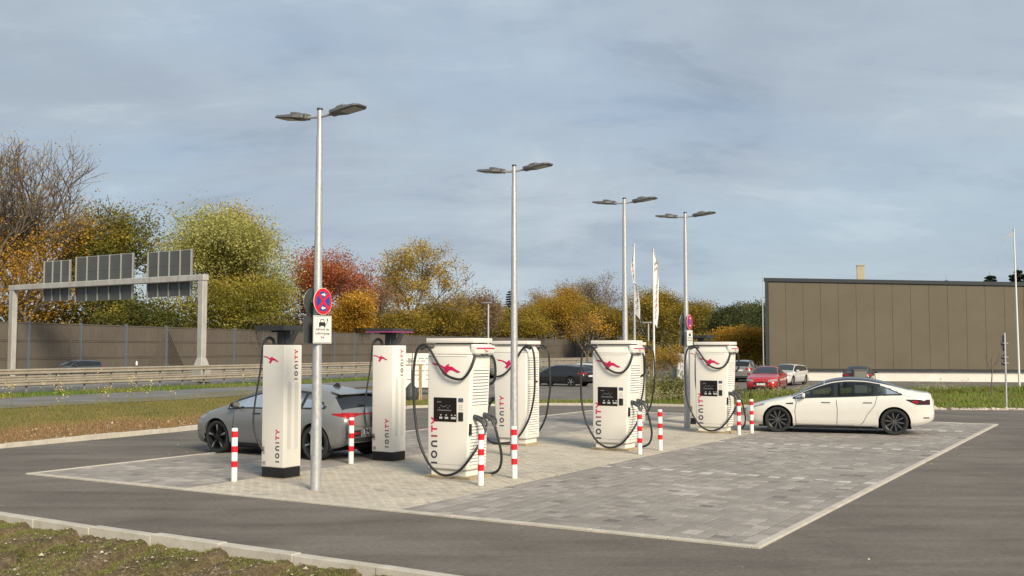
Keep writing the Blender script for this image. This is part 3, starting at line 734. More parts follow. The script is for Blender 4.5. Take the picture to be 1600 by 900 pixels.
conifer('middle dark spruce top showing over the hall roof', px(1548, 150), 150, ht(421, 150), 11, 9)
conifer('dark spruce over the hall roof beside the bare flag pole', px(1593, 140), 140, ht(412, 140), 11, 11)
# undergrowth that closes the wood behind the wall
P0 = []; F0 = []
for (xa, ya, xb, yb, n, h) in ((-64, 86, -26, 190, 30000, 9), (-26, 186, 14, 275, 16000, 10), (14, 275, 75, 225, 10000, 9), (28, 190, 60, 150, 5000, 7)):
    u = rng.random(n); w = rng.uniform(-4, 9, n) if xa < 10 else rng.normal(0, 3.0, n); dx, dy = xb - xa, yb - ya; L = math.hypot(dx, dy)
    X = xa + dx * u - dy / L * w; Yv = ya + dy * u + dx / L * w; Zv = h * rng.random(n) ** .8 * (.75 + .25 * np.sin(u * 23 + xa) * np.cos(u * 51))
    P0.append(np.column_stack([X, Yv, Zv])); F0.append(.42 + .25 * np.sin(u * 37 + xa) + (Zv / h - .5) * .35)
P0 = np.vstack(P0); F0 = np.concatenate(F0)
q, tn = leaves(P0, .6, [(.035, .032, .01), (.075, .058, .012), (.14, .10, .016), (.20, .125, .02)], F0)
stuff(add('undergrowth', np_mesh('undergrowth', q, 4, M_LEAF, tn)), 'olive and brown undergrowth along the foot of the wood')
# ------------------------------------------------------------------ brand marks
def arc(cx, cy, r, a0, a1, n): return [(cx + r * math.cos(R(a0 + (a1 - a0) * i / n)), cy + r * math.sin(R(a0 + (a1 - a0) * i / n))) for i in range(n + 1)]
def ionity(parent, o, read, up, out, cap):
    """vertical word: read = reading direction, up = letter-up direction, cap = cap height"""
    u = Vector(read) * cap; v = Vector(up) * cap; w = Vector(out) * .003; o = Vector(o) + Vector(out) * .002
    m = MB(); S = .21; x = 0.0
    m.cur = 0
    m.stroke([(x + S / 2, 0), (x + S / 2, 1)], S, o, u, v, w); x += S + .52
    ring = arc(x + .5, .5, .41, 0, 180, 9) + arc(x + .5, .5, .41, 180, 360, 9)[1:]
    m.stroke(ring, S, o, u, v, w); x += 1.0 + .5
    m.stroke([(x + S / 2, 0), (x + S / 2, .58)] + [(a, .58 + (b - .58)) for a, b in arc(x + .43, .58, .335, 180, 0, 8)] + [(x + .43 + .335, 0)], S, o, u, v, w); x += .86 + .52
    m.cur = 1; m.stroke([(x + S / 2, 0), (x + S / 2, 1)], S, o, u, v, w); x += S + .42
    m.cur = 2; m.stroke([(x, 1 - S / 2), (x + .86, 1 - S / 2)], S, o, u, v, w); m.stroke([(x + .43, 0), (x + .43, 1 - S - .002)], S, o, u, v, w); x += .86 + .26
    m.stroke([(x, 1.0), (x + .43, .46), (x + .86, 1.0)], S, o, u, v, w); m.stroke([(x + .43, 0), (x + .43, .40)], S, o, u, v, w)
    m.build('lettering', [M_NAVY, M_PLUM, M_PINK], parent)
BIRD = [(118, 318), (160, 320), (210, 330), (262, 352), (290, 330), (315, 325), (305, 345), (345, 350), (385, 375), (435, 396), (400, 404), (350, 382), (318, 380),
        (290, 405), (268, 437), (262, 425), (233, 412), (262, 388), (245, 365), (200, 342), (150, 336)]
def bird(parent, o, right, up, out, width):
    k = width / 317.; pts = [((a - 276) * k, (372 - b) * k) for a, b in BIRD]
    m = MB(); o = Vector(o) + Vector(out) * .0018; m.prism(pts, o, right, up, Vector(out) * .003); m.build('bird_emblem', M_PINK, parent)

# ------------------------------------------------------------------ big chargers
X_, Y_, Z_ = Vector((1, 0, 0)), Vector((0, 1, 0)), Vector((0, 0, 1))
M_VENT = plain('vent_shadow_gap', (.46, .44, .40), .7)  # darker grey behind the louvres paints in the shade between slats
slatA = MB().hexa([(-.235, -.016, -.016), (.235, -.016, -.016), (.235, .004, -.016), (-.235, .004, -.016)], [(-.235, -.005, .016), (.235, -.005, .016), (.235, .004, .016), (-.235, .004, .016)]).mesh('vent_slat', M_WHITE2)
def nozzle(root, x, y0, z0):
    m = MB()
    a = Vector((x, y0 + .07, z0 + .015)); b = Vector((x, y0 - .05, z0 - .01)); c = Vector((x - .01, y0 - .15, z0 - .07)); d = Vector((x - .02, y0 - .22, z0 - .19))
    m.tube([a, a.lerp(b, .6), b], [.046, .05, .05], 10); m.tube([b, c, d], [.046, .034, .024], 9)
    m.tube(smooth_pts([b + Vector((0, -.01, .03)), c + Vector((0, -.05, .045)), c + Vector((0, -.085, -.02)), d + Vector((0, -.01, .04))], 5), .017, 7)
    m.build('nozzle', M_DGREY, root, smooth=40)
    MB().tube([(x, y0 + .10, z0 + .015), (x, y0 + .045, z0 + .012)], .07, 14).build('holster', M_BLACK, root, smooth=40)
    return d
def big_charger(label, s, t, flip, seed):
    rt = thing('fast_charger', label, 'charger', W(s, t, .016), TH + (math.pi if flip else 0), 'large white fast chargers on the island')
    D = .30
    prof = [(.475, .15), (.475, 2.09), (-.43, 2.09), (-.335, .15)]
    m = MB(); m.prism(prof, (-D, 0, 0), Y_, Z_, (2 * D, 0, 0)); m.build('body', M_WHITE, rt, bevel=.028, seg=3, smooth=35, fix=True)
    m = MB(); m.hexa([(-D, -.43, 2.094), (D, -.43, 2.094), (D, .475, 2.094), (-D, .475, 2.094)], [(-D + .07, -.40, 2.268), (D - .07, -.40, 2.268), (D - .07, .40, 2.268), (-D + .07, .40, 2.268)])
    m.build('collar', M_WHITE, rt, bevel=.012, seg=2, smooth=35, fix=True)
    m = MB(); m.box(-D + .0, D - .0, -.46, .51, 2.285, 2.365); m.build('roof_cap', M_WHITE, rt, bevel=.008, seg=2, smooth=35)
    MB().box(-D + .1, D - .1, -.36, .38, 2.266, 2.29).build('cap_joint', M_DGREY, rt)
    # cable head over the nozzle side
    hp = [(-.40, 2.10), (-.505, 2.10), (-.515, 2.19), (-.45, 2.262), (-.40, 2.262)]
    m = MB(); m.prism(hp, (-D + .012, 0, 0), Y_, Z_, (2 * D - .024, 0, 0)); hd = m.build('cable_head', M_WHITE, rt, bevel=.012, seg=2, smooth=35, fix=True)
    MB().hexa([(-D + .02, -.5215, 2.182), (D - .02, -.5215, 2.182), (D - .02, -.514, 2.198), (-D + .02, -.514, 2.198)], [(-D + .02, -.5235, 2.190), (D - .02, -.5235, 2.190), (D - .02, -.508, 2.206), (-D + .02, -.508, 2.206)]).build('light_line', M_PINK, hd)
    bird(hd, (0.02, -.512, 2.145), X_, Z_, -Y_, .13)
    MB().box(-D + .03, D - .03, -.50, -.42, 2.078, 2.098).build('cable_outlet', M_GREYL, hd)
    for q in (-.08, .05): MB().box(q - .05, q + .05, -.5035, -.44, 2.074, 2.094).build('outlet_slot', M_BLACK, hd)
    # plinth and slab
    MB().box(-D + .05, D - .05, -.28, .42, .045, .152).build('plinth', M_WHITE2, rt)
    MB().box(-D - .02, D + .04, -.42, .50, -.03, .045).build('foundation', M_FOUND, rt, bevel=.01, seg=1)
    # louvres, nozzle side (sloping) and vent side
    a = math.atan2(.095, 1.94)
    for zlo, zhi, n in ((1.26, 1.84, 12), (.26, .90, 13)):
        ya, yb = -.335 - .095 * (zlo - .18) / 1.94, -.335 - .095 * (zhi - .12) / 1.94
        MB().hexa([(-.225, ya - .002, zlo - .025), (.245, ya - .002, zlo - .025), (.245, ya + .02, zlo - .025), (-.225, ya + .02, zlo - .025)], [(-.225, yb - .002, zhi + .025), (.245, yb - .002, zhi + .025), (.245, yb + .02, zhi + .025), (-.225, yb + .02, zhi + .025)]).build('vent_shade_panel', M_VENT, rt)
        for i in range(n):
            z = zlo + (zhi - zlo) * i / (n - 1); y = -.335 - .095 * (z - .15) / 1.94
            add('vent_slat', slatA, rt, (0.01, y - .003, z), (-a, 0, 0))
    for za_, zb_ in ((.255, 1.385), (1.495, 2.025)): MB().box(-.235, .235, .46, .477, za_, zb_).build('vent_shade_panel', M_VENT, rt)
    for i in range(33):
        z = .28 + 1.72 * i / 32
        if 1.38 < z < 1.50: continue
        add('vent_slat', slatA, rt, (0, .478, z), (0, 0, math.pi))
    MB().box(-.20, -.08, .474, .488, 1.415, 1.455).build('door_handle', M_BLACK, rt)
    MB().box(-.285, -.262, -.412, -.30, .74, .93).build('latch', M_BLACK, rt)
    # front door line, screen, reader
    f = -D - .001
    scr = MB().box(f - .006, f + .01, -.13, .345, .95, 1.36).build('screen', M_SCREEN, rt, bevel=.012, seg=2)
    m = MB()
    for i, y in enumerate((.19, .08, -.03, -.10)): m.box(f - .0085, f - .0062, y - .012, y + .012, 1.055, 1.075)
    for y0, y1 in ((.16, .22), (.04, .11), (-.115, -.02)): m.box(f - .0085, f - .0062, y0, y1, 1.0, 1.035)
    m.build('screen_icons', M_UI, scr)
    m = MB(); m.box(f - .0082, f - .0062, -.02, .26, 1.135, 1.152); m.box(f - .0082, f - .0062, .18, .27, 1.275, 1.29)
    for k_ in range(7): y = .22 - k_ * .035; z = 1.175 + .04 * abs(math.sin(k_ * 1.9)); m.box(f - .0082, f - .0062, y - .010, y + .012, z, z + .016)
    m.build('screen_graph', M_UIB, scr)
    MB().box(f - .006, f + .01, -.262, -.168, 1.29, 1.355).build('card_symbol', M_BLUEL, rt)
    m = MB()
    for k_ in range(3): m.box(f - .003, f + .01, -.255, -.175, 1.155 + k_ * .036, 1.175 + k_ * .036)
    m.build('sticker', M_STRIP, rt)
    MB().box(f - .012, f + .01, -.262, -.165, .97, 1.12).build('card_reader', M_BLACK, rt, bevel=.01, seg=2)
    MB().box(f - .0015, f + .01, -.34, .468, 2.05, 2.056).build('door_gap', M_GREYL, rt)
    MB().box(f - .0015, f + .01, -.325, .468, .235, .240).build('door_gap', M_GREYL, rt)
    bird(rt, (f - .001, .09, 1.84), -Y_, Z_, -X_, .60); ionity(rt, (f - .001, .265, .24), Z_, Y_, -X_, .125)
    bird(rt, (D + .001, -.02, 1.84), Y_, Z_, X_, .60); ionity(rt, (D + .001, -.12, .42), Z_, -Y_, X_, .11)
    # cable arms and cables
    for sx in (-1, 1):
        xo = sx * (D + .03)
        arm = MB().tube(smooth_pts([(sx * (D - .1), .36, 2.20), (xo - sx * .01, .47, 2.23), (xo, .60, 2.18)], 4), [.03] * 9, 8).build('cable_arm', M_DGREY, rt, smooth=40)
    r_ = random.Random(seed); j = lambda a=.02: r_.uniform(-a, a)
    d1 = nozzle(rt, -.14, -.40, 1.03); d2 = nozzle(rt, .16, -.40, 1.05)
    c1 = [(-.24, -.47, 2.09), (-.30, -.47, 1.98), (-.345, -.42, 1.82), (-.36, -.29, 1.70 + j()), (-.36, -.12, 1.67 + j()), (-.36, .07, 1.76), (-.355, .24, 1.96), (-.345, .38, 2.15), (-.335, .49, 2.25),
          (-.335, .60, 2.24), (-.34, .69, 2.12), (-.345, .73 + j(), 1.8), (-.35, .73, 1.35), (-.36, .69 + j(), .95), (-.38, .58, .58), (-.41, .36, .24), (-.44, .12, .09), (-.44, -.10, .085), (-.42, -.30, .19), (-.36, -.48, .42), (-.24, -.585, .66), tuple(d1)]
    MB().tube(smooth_pts(c1, 5), .0225, 8).build('cable', M_RUBBER, rt, smooth=True)
    c2 = [(.24, -.47, 2.09), (.30, -.50, 1.98), (.35, -.49, 1.78), (.37, -.44, 1.62), (.365, -.25, 1.55), (.36, .0, 1.66), (.355, .24, 1.95), (.345, .42, 2.2), (.335, .56, 2.26), (.34, .68, 2.12), (.345, .72, 1.7), (.35, .70, 1.1), (.37, .55, .55), (.40, .25, .14), (.40, -.1, .045), (.34, -.42, .05), (.28, -.62, .16), (.22, -.69, .42), tuple(d2)]
    MB().tube(smooth_pts(c2, 5), .0225, 8).build('cable', M_RUBBER, rt, smooth=True)
    return rt
big_charger('large white charger nearest the camera, its screen and two nozzles facing us', 3.55, 6.375, False, 1)
big_charger('large white charger behind the second lamp pole, its nozzle side turned left', 9.32, 8.75, True, 2)
big_charger('large white charger in the middle right, below the third lamp pole', 9.40, 6.175, False, 3)
big_charger('large white charger mostly hidden behind the middle right charger', 15.3, 8.75, True, 4)
big_charger('large white charger beside the nose of the white car', 14.93, 5.95, False, 5)

# ------------------------------------------------------------------ slim charging posts with a canopy
def slim_post(label, s, t, lit):
    rt = thing('charging_post', label, 'charger', W(s, t, .016), TH, 'slim white charging posts')
    hx, hy, H = .215, .255, 2.25
    MB().box(-hx, hx, -hy, hy, .175, H).build('body', M_WHITE, rt, bevel=.02, seg=3, smooth=35)
    MB().box(-hx - .05, hx + .05, -hy - .06, hy + .06, -.03, .006).build('foundation', M_FOUND, rt)
    m = MB(); m.box(-hx + .012, hx - .012, -hy + .012, hy - .012, .004, .18); bs = m.build('base', M_BLACK, rt)
    m = MB()
    for i in range(22):
        y = -hy + .016 + (2 * hy - .032) * (i + .5) / 22; m.box(-hx + .001, -hx + .013, y - .007, y + .007, .012, .165)
    for i in range(18):
        x = -hx + .016 + (2 * hx - .032) * (i + .5) / 18; m.box(x - .007, x + .007, -hy + .001, -hy + .013, .012, .165)
    m.build('grille', M_BLACK, bs)
    f = -hx - .001
    bird(rt, (f, .055, 2.0), -Y_, Z_, -X_, .36); ionity(rt, (f, -.165, .27), Z_, Y_, -X_, .088)
    g = -hy - .001
    ionity(rt, (.11, g, 1.66), Z_, -X_, -Y_, .082)
    for x in (-.085, .09):
        MB().prism([(x - .045, .52), (x - .02, .48), (x + .02, .48), (x + .045, .52), (x + .045, 1.58), (x + .02, 1.62), (x - .02, 1.62), (x - .045, 1.58)], (0, g - .001, 0), X_, Z_, (0, .006, 0)).build('inlay', M_STRIP, rt)
    MB().box(f - .002, f + .01, .15, .225, .21, .275).build('rating_label', M_GREYL, rt)
    MB().box(f - .012, f + .01, .165, .21, .40, .53).build('socket', M_GREYL, rt, bevel=.006, seg=1)
    # canopy: stem, bracket and a thin square ring
    MB().box(-.09, .10, -.10, .05, H - .01, 2.50).build('stem', M_BLACK, rt, bevel=.01, seg=1)
    MB().prism([(-.10, H + .002), (-.20, H + .002), (-.335, 2.495), (-.28, 2.495), (-.18, 2.36), (-.10, 2.34)], (-.05, 0, 0), Y_, Z_, (.10, 0, 0)).build('bracket', M_DGREY, rt, bevel=.006, seg=1, fix=True)
    m = MB(); a, b = .345, .345; i_ = .20; z0, z1 = 2.497, 2.590
    for (x0, x1, y0, y1) in ((-a, -i_, -b, b), (i_, a, -b, b), (-i_, i_, -b, -i_), (-i_, i_, i_, b)):
        m.hexa([(x0 * .93, y0 * .93, z0), (x1 * .93, y0 * .93, z0), (x1 * .93, y1 * .93, z0), (x0 * .93, y1 * .93, z0)], [(x0, y0, z1 - .01), (x1, y0, z1 - .01), (x1, y1, z1 - .01), (x0, y1, z1 - .01)])
    cn = m.build('canopy', M_DGREY, rt)
    MB().box(-.21, .21, -.21, .21, 2.515, 2.545).build('canopy_plate', M_DGREY, cn)
    MB().box(-.06, .06, .05, .21, 2.47, 2.50).build('canopy_beam', M_BLACK, cn)
    if lit:
        t_ = NT('canopy_light'); t_.set((.45, .05, .22), .4); t_.b.inputs['Emission Color'].default_value = (.9, .18, .5, 1); t_.b.inputs['Emission Strength'].default_value = .12
        m = MB(); k = .95
        m.box(-a * k - .012, -a * k + .004, -b * k, b * k, 2.506, 2.518); m.box(-a * k, a * k, -b * k - .012, -b * k + .004, 2.506, 2.518); m.build('light_strip', t_.m, cn)
    # swing arm and cable
    MB().tube(smooth_pts([(-.06, .13, H), (-.08, .15, H + .09), (-.13, .20, H + .12), (-.17, .27, H + .06)], 4), .028, 8).build('cable_arm', M_DGREY, rt, smooth=40)
    cp = [(-.17, .27, H + .06), (-.18, .30, 2.12), (-.20, .32, 1.8), (-.235, .37, 1.4), (-.26, .40, 1.05), (-.265, .385, .83), (-.25, .31, .62), (-.232, .20, .45)]
    MB().tube(smooth_pts(cp, 5), [.015] * 30 + [.022] * 6, 8).build('cable', M_RUBBER, rt, smooth=True)
    return rt
slim_post('slim white charging post nearest the camera, left of the first lamp pole', 1.99, 9.02, False)
slim_post('slim white charging post behind the grey car, with a pink-lit canopy edge', 5.06, 9.09, True)
slim_post('slim white charging post behind the fourth lamp pole, mostly hidden', 17.55, 7.40, False)

# ------------------------------------------------------------------ lamp poles
def lamp_pole(label, s, t):
    rt = thing('street_lamp', label, 'street lamp', W(s, t, .005), TH, 'double-headed lamp poles on the island')
    MB().lathe([(0, 0), (.085, 0), (.083, .6), (.062, 3.6), (.050, 5.55), (.050, 5.56), (.043, 5.561), (.043, 5.98), (.0, 5.985)], 18).build('pole', M_GALV, rt, smooth=40)
    MB().lathe([(.048, 5.965), (.048, 6.0), (0, 6.002)], 14).build('pole_cap', M_DGREY, rt, smooth=40)
    MB().box(-.086, -.075, -.04, .04, .55, .95).build('access_door', M_GALV, rt)
    for sy, tilt in ((1, .06), (-1, .06)):
        MB().tube([(0, 0, 5.86), (0, sy * .16, 5.87), (0, sy * .36, 5.885)], .022, 8).build('arm', M_GALV, rt, smooth=40)
        hd = bpy.data.objects.new('lamp_head', MB().hexa(
            [(-.10, .0, -.02), (.10, .0, -.02), (.16, .14, -.03), (.165, .50, -.03), (.10, .58, -.025), (-.10, .58, -.025), (-.165, .50, -.03), (-.16, .14, -.03)],
            [(-.08, .0, .04), (.08, .0, .04), (.14, .14, .035), (.145, .50, .012), (.09, .57, .0), (-.09, .57, .0), (-.145, .50, .012), (-.14, .14, .035)]).mesh('lamp_head', M_LAMP, bevel=.008, seg=1))
        COL.objects.link(hd); hd.parent = rt; hd.location = (0, sy * .30, 5.885); hd.rotation_euler = (R(7) * 1.0, 0, 0 if sy > 0 else math.pi)
        MB().box(-.12, .12, .20, .50, -.036, -.031).build('lens', M_LENS, hd)
        MB().box(-.07, .07, -.06, .10, -.035, .055).build('joint', M_LAMP, hd, bevel=.012, seg=1)
        MB().box(-.09, .09, .10, .27, .02, .075).build('driver_box', M_LAMP, hd, bevel=.015, seg=1)
    return rt
POLES = [(1.03, 7.37), (6.97, 7.36), (12.45, 7.42), (15.85, 7.15)]
for (s, t), l in zip(POLES, ('nearest and tallest galvanised double-headed lamp pole, with a no-stopping sign', 'second galvanised double-headed lamp pole, between the two nearest big chargers',
                             'third double-headed lamp pole, rising behind the middle right charger', 'farthest of the four double-headed lamp poles, carrying small signs')): lamp_pole(l, s, t)

# ------------------------------------------------------------------ no-stopping signs on the first and fourth pole
def disc(rad, th, n=36): return MB().lathe([(0, 0), (rad, 0), (rad, th), (0, th)], n)
def no_stop(label, s, t, side):
    """side -1: faces the right-hand bays, +1 the left-hand bays"""
    o = W(s, t); rt = thing('no_stopping_sign', label, 'road sign', (o.x, o.y, 2.94), TH + (0 if side < 0 else math.pi), 'round no-stopping signs')
    # local -y is the face
    fm = lambda d: face_matrix((0, -d, 0), (1, 0, 0), (0, 0, 1))
    def layer(name, mb, mat, d, par):
        ob = mb.build(name, mat, par); ob.matrix_local = fm(d); return ob
    pl = layer('plate', disc(.21, .006), M_SIGNW, .10, rt)
    layer('back', disc(.212, .004), M_SIGNBACK, .094, rt)
    layer('red_ring', disc(.203, .003), M_RED, .107, rt)
    layer('blue_field', disc(.156, .003), M_SIGNB, .1105, rt)
    m = MB()
    for a in (45, 135):
        c, s_ = math.cos(R(a)), math.sin(R(a)); L, h = .158, .0215
        m.prism([(-L * c - h * -s_, -L * s_ - h * c), (L * c - h * -s_, L * s_ - h * c), (L * c + h * -s_, L * s_ + h * c), (-L * c + h * -s_, -L * s_ + h * c)], (0, 0, .001 * (a > 90)), X_, Y_, (0, 0, .002))
    layer('red_cross', m, M_RED, .114, rt)
    m = MB()
    for z, q in ((.105, 1), (-.105, -1)):
        m.prism([(-.045 * q, -.012), (.008 * q, -.012), (.008 * q, -.032), (.052 * q, 0), (.008 * q, .032), (.008 * q, .012), (-.045 * q, .012)][::q], (0, z, 0), X_, Y_, (0, 0, .002))
    layer('white_arrow', m, M_BWHITE, .117, rt)
    MB().tube([(0, -.095, .0), (0, -.04, 0)], .02, 8).box(-.07, .07, -.075, -.06, -.012, .012).build('clamp', M_GALV, rt)
def info_plate(label, s, t, side):
    o = W(s, t); rt = thing('supplementary_sign', label, 'road sign', (o.x, o.y, 2.50), TH + (0 if side < 0 else math.pi), 'plates below the no-stopping signs')
    m = MB(); m.box(-.21, .21, -.104, -.098, -.215, .215); m.build('plate', M_SIGNW, rt)
    MB().box(-.214, .214, -.0975, -.090, -.219, .219).build('back', M_SIGNBACK, rt)
    m = MB(); d = (0, -.1045, 0)
    for p in ([(-.2, -.205), (.2, -.205), (.2, -.2), (-.2, -.2)], [(-.2, .2), (.2, .2), (.2, .205), (-.2, .205)], [(-.2, -.2), (-.195, -.2), (-.195, .2), (-.2, .2)], [(.195, -.2), (.2, -.2), (.2, .2), (.195, .2)]):
        m.prism(p, d, X_, Z_, (0, -.001, 0))
    m.build('border', M_SIGNK, rt)
    m = MB(); q = lambda p: m.prism(p, d, X_, Z_, (0, -.0012, 0))
    q([(-.085, .055), (.065, .055), (.065, .10), (.045, .115), (.03, .115), (-.05, .115), (-.065, .115), (-.085, .10)])
    m.stroke([(-.062, .113), (-.042, .155), (.022, .155), (.042, .113)], .012, d, X_, Z_, (0, -.0012, 0))
    for x in (-.065, .045): q([(x - .016, .035), (x + .016, .035), (x + .016, .056), (x - .016, .056)])
    m.stroke([(.066, .07), (.085, .075), (.10, .11), (.11, .14)], .010, d, X_, Z_, (0, -.0012, 0)); q([(.098, .138), (.124, .138), (.124, .165), (.098, .165)])
    q([(.103, .166), (.107, .166), (.107, .18), (.103, .18)]); q([(.115, .166), (.119, .166), (.119, .18), (.115, .18)])
    m.build('car_symbol', M_SIGNK, rt)
    for i, w in enumerate(('während des', 'Ladevorgangs', 'frei')):
        me = text_mesh(w, .062, M_SIGNK); ob = add('lettering', me, rt); ob.matrix_local = face_matrix((0, -.1052, -.015 - i * .062), (1, 0, 0), (0, 0, 1))
    MB().tube([(0, -.095, 0), (0, -.04, 0)], .02, 8).build('clamp', M_GALV, rt)
for (s, t), wh in ((POLES[0], 'first'), (POLES[3], 'fourth')):
    no_stop('round red and blue no-stopping sign facing right on the %s lamp pole' % wh, s, t, -1)
    no_stop('dark back of the round sign turned away on the %s lamp pole' % wh, s, t, 1)
    info_plate('white plate with car and plug symbol on the %s lamp pole' % wh, s, t, -1)
    info_plate('dark back of the lower plate turned away on the %s lamp pole' % wh, s, t, 1)

# ------------------------------------------------------------------ bollards
bp = [(0, 0), (.052, 0), (.052, .24)]
zb = [0, .24, .34, .485, .585, .73, .83, .88]
def bollard(label, s, t, tilt):
    rt = thing('bollard', label, 'bollard', W(s, t, .012), TH, 'red and white striped bollards'); rt.rotation_euler = (tilt[0], tilt[1], TH)
    m = MB()
    m.lathe([(.05, 0), (.05, .868), (.042, .88), (0, .882)], 16)
    m.build('tube', M_BWHITE, rt, smooth=40)
    for i in (1, 3, 5): MB().lathe([(.0495, zb[i]), (.0518, zb[i]), (.0518, zb[i + 1]), (.0495, zb[i + 1])], 16).build('red_band', M_RED, rt, smooth=40)
    MB().lathe([(.05, -.01), (.075, -.01), (.072, .006), (.05, .008)], 14).build('collar', M_FOUND, rt)
for s, t, l in ((1.11, 9.22, 'red-white bollard left of the nearest slim charging post'), (4.17, 9.30, 'red-white bollard at the rear of the grey car'),
                (2.80, 5.47, 'red-white bollard in front of the nearest big charger, left of its pair'), (3.85, 5.47, 'red-white bollard in front of the second lamp pole'),
                (8.65, 5.33, 'red-white bollard touching the middle right charger in view, left of its pair'), (9.63, 5.29, 'red-white bollard standing free right of the middle right charger'),
                (14.53, 5.22, 'red-white bollard beside the farthest big charger'), (15.09, 5.07, 'red-white bollard at the nose of the white car')):
    bollard(l, s, t, (random.uniform(-.012, .012), random.uniform(-.012, .012)))

# ------------------------------------------------------------------ flags, far poles and signs
M_FLAG = plain('flag_cloth', (.76, .76, .74), .8, var=.04); M_FPOLE = plain('flag_pole_white', (.72, .72, .70), .4, var=.04)
def flag_pole(label, x, y, H, rad=.06, lean=0):
    rt = thing('flag_pole', label, 'flag pole', (x, y, gz(y) - .02)); rt.rotation_euler = (0, lean, 0)
    MB().lathe([(0, 0), (rad, 0), (rad * .6, H), (0, H)], 12).build('pole', M_FPOLE, rt, smooth=40)
    MB().lathe([(0, H), (rad, H + .01), (rad * .9, H + .14), (0, H + .18)], 10).build('finial', M_GALV, rt, smooth=40)
    return rt
def banner(label, x, y, ztop, H, wtop, phase, marks):
    """narrow flag hanging in folds beside its pole"""
    rt = thing('flag', label, 'flag', (x, y, ztop - H)); rows = []
    n = 40
    for i in range(n + 1):
        z = H * i / n; f = 1 - i / n
        w = wtop(f); rows.append([(w * k / 6 + (.03 if k else .0), .10 * math.sin(k * 1.3 + f * 7 + phase) * (k / 6) ** .6, z - .35 * (k / 6) * (f > .0) * (1 if i == 0 else .6)) for k in range(7)])
    m = MB(); m.grid(rows); m.grid([[(a, b + .006, c) for a, b, c in r][::-1] for r in rows]); m.build('cloth', M_FLAG, rt, smooth=True)
    for (f, ch, mat) in marks:
        w = wtop(f); zc = H * (1 - f); mm = MB(); c = w * .52; q = abs(w) * .2      # unreadable print, worn to strokes
        mm.stroke([(-q, -.08), (q * .8, -.05)], .035, (c, -.14, zc), X_, Z_, (0, .003, 0)); mm.stroke([(-q * .7, .07), (q, .05)], .04, (c, -.14, zc), X_, Z_, (0, .003, 0))
        if ch in 'RSBA': mm.stroke([(q * .6, -.03), (-q * .3, .03)], .04, (c, -.14, zc), X_, Z_, (0, .003, 0))
        mm.build('print', mat, rt)
    return rt
YA = 62.0; xA = px(991.5, YA)
flag_pole('white flag pole left of the pair behind the middle charger', xA, YA, ht(384, YA) + .3, .07)
banner('narrow white flag twisted round the left flag pole', xA, YA, ht(388, YA), 3.9, lambda f: (-.16 * math.sin(min(1, f * 1.9) * 3.14) - .05) if f < .50 else (.26 * math.sin(min(1, (f - .48) * 2.1) * 1.57 * 1.2) + .06), .4,
       [(.18, 'R', M_NAVY), (.26, 'S', M_NAVY), (.34, 'B', M_PINK), (.42, 'R', M_NAVY), (.62, 'I', M_NAVY), (.70, 'T', M_PINK), (.80, 'A', M_NAVY), (.90, 'L', M_NAVY)])
YB = 60.2; xB = px(1021.5, YB)
flag_pole('white flag pole right of the pair behind the middle charger', xB, YB, ht(392, YB) + .3, .07)
banner('narrow white flag with red lettering on the right flag pole', xB, YB, ht(392, YB), 4.15, lambda f: .27 * min(1, f * 7 + .15) * (1 - .35 * max(0, f - .8) / .2), 1.4,
       [(.17, 'A', M_NAVY), (.25, 'S', M_NAVY), (.50, '-', M_NAVY), (.58, 'F', M_NAVY), (.68, 'S', M_PINK), (.76, 'B', M_PINK), (.84, 'C', M_PINK), (.92, 'V', M_NAVY)])
YC = 66.0; xC = px(1590, YC)
flag_pole('bare leaning white flag pole at the right edge in front of the hall', xC, YC, ht(360, YC) + .3, .07, -.008)
m = MB(); zt = ht(366, YC)
pts = [(-.1, 0, 0), (-.35, .05, -.10), (-.6, .1, -.38), (-.85, .08, -.85), (-1.0, .05, -1.35), (-1.15, .1, -1.85)]; wd = [.20, .09, .04, .025, .03, .015]
m.grid([[(a, b, c + w) for (a, b, c), w in zip(pts, wd)], [(a, b + .02, c - w * .4) for (a, b, c), w in zip(pts, wd)]])
m.grid([[(a, b + .03, c - w * .4) for (a, b, c), w in zip(pts, wd)], [(a, b + .01, c + w) for (a, b, c), w in zip(pts, wd)]])
o = m.build('flag_remnant', plain('flag_shred', (.42, .43, .44), .8), loc=(xC - .08, YC, zt)); tag(o, 'torn grey shred of a flag at the top of the bare pole', 'flag')
# back of a road sign at the right
YD = 42.0; xD = px(1569, YD)
rt = thing('sign_post', 'thin grey post with the dark backs of a round sign and two plates, far right', 'road sign', (xD, YD, gz(YD)), R(16))
H = ht(520, YD) - gz(YD)
MB().tube([(0, 0, -.02), (0, 0, H)], .038, 10).build('post', M_GALV, rt, smooth=40)
d_ = disc(.21, .01, 28).build('round_plate', M_SIGNBACK, rt); d_.matrix_local = face_matrix((0, .06, H - .42), (-1, 0, 0), (0, 0, 1)); d_.scale = (.68, 1.55, 1)
for z in (H - .98, H - 1.22): MB().box(-.15, .15, .05, .06, z - .1, z + .1).build('lower_plate', M_SIGNBACK, rt)
for z in (H - .42, H - .98, H - 1.22): MB().box(-.12, .12, -.05, .045, z - .012, z + .012).build('clamp', M_GALV, rt)
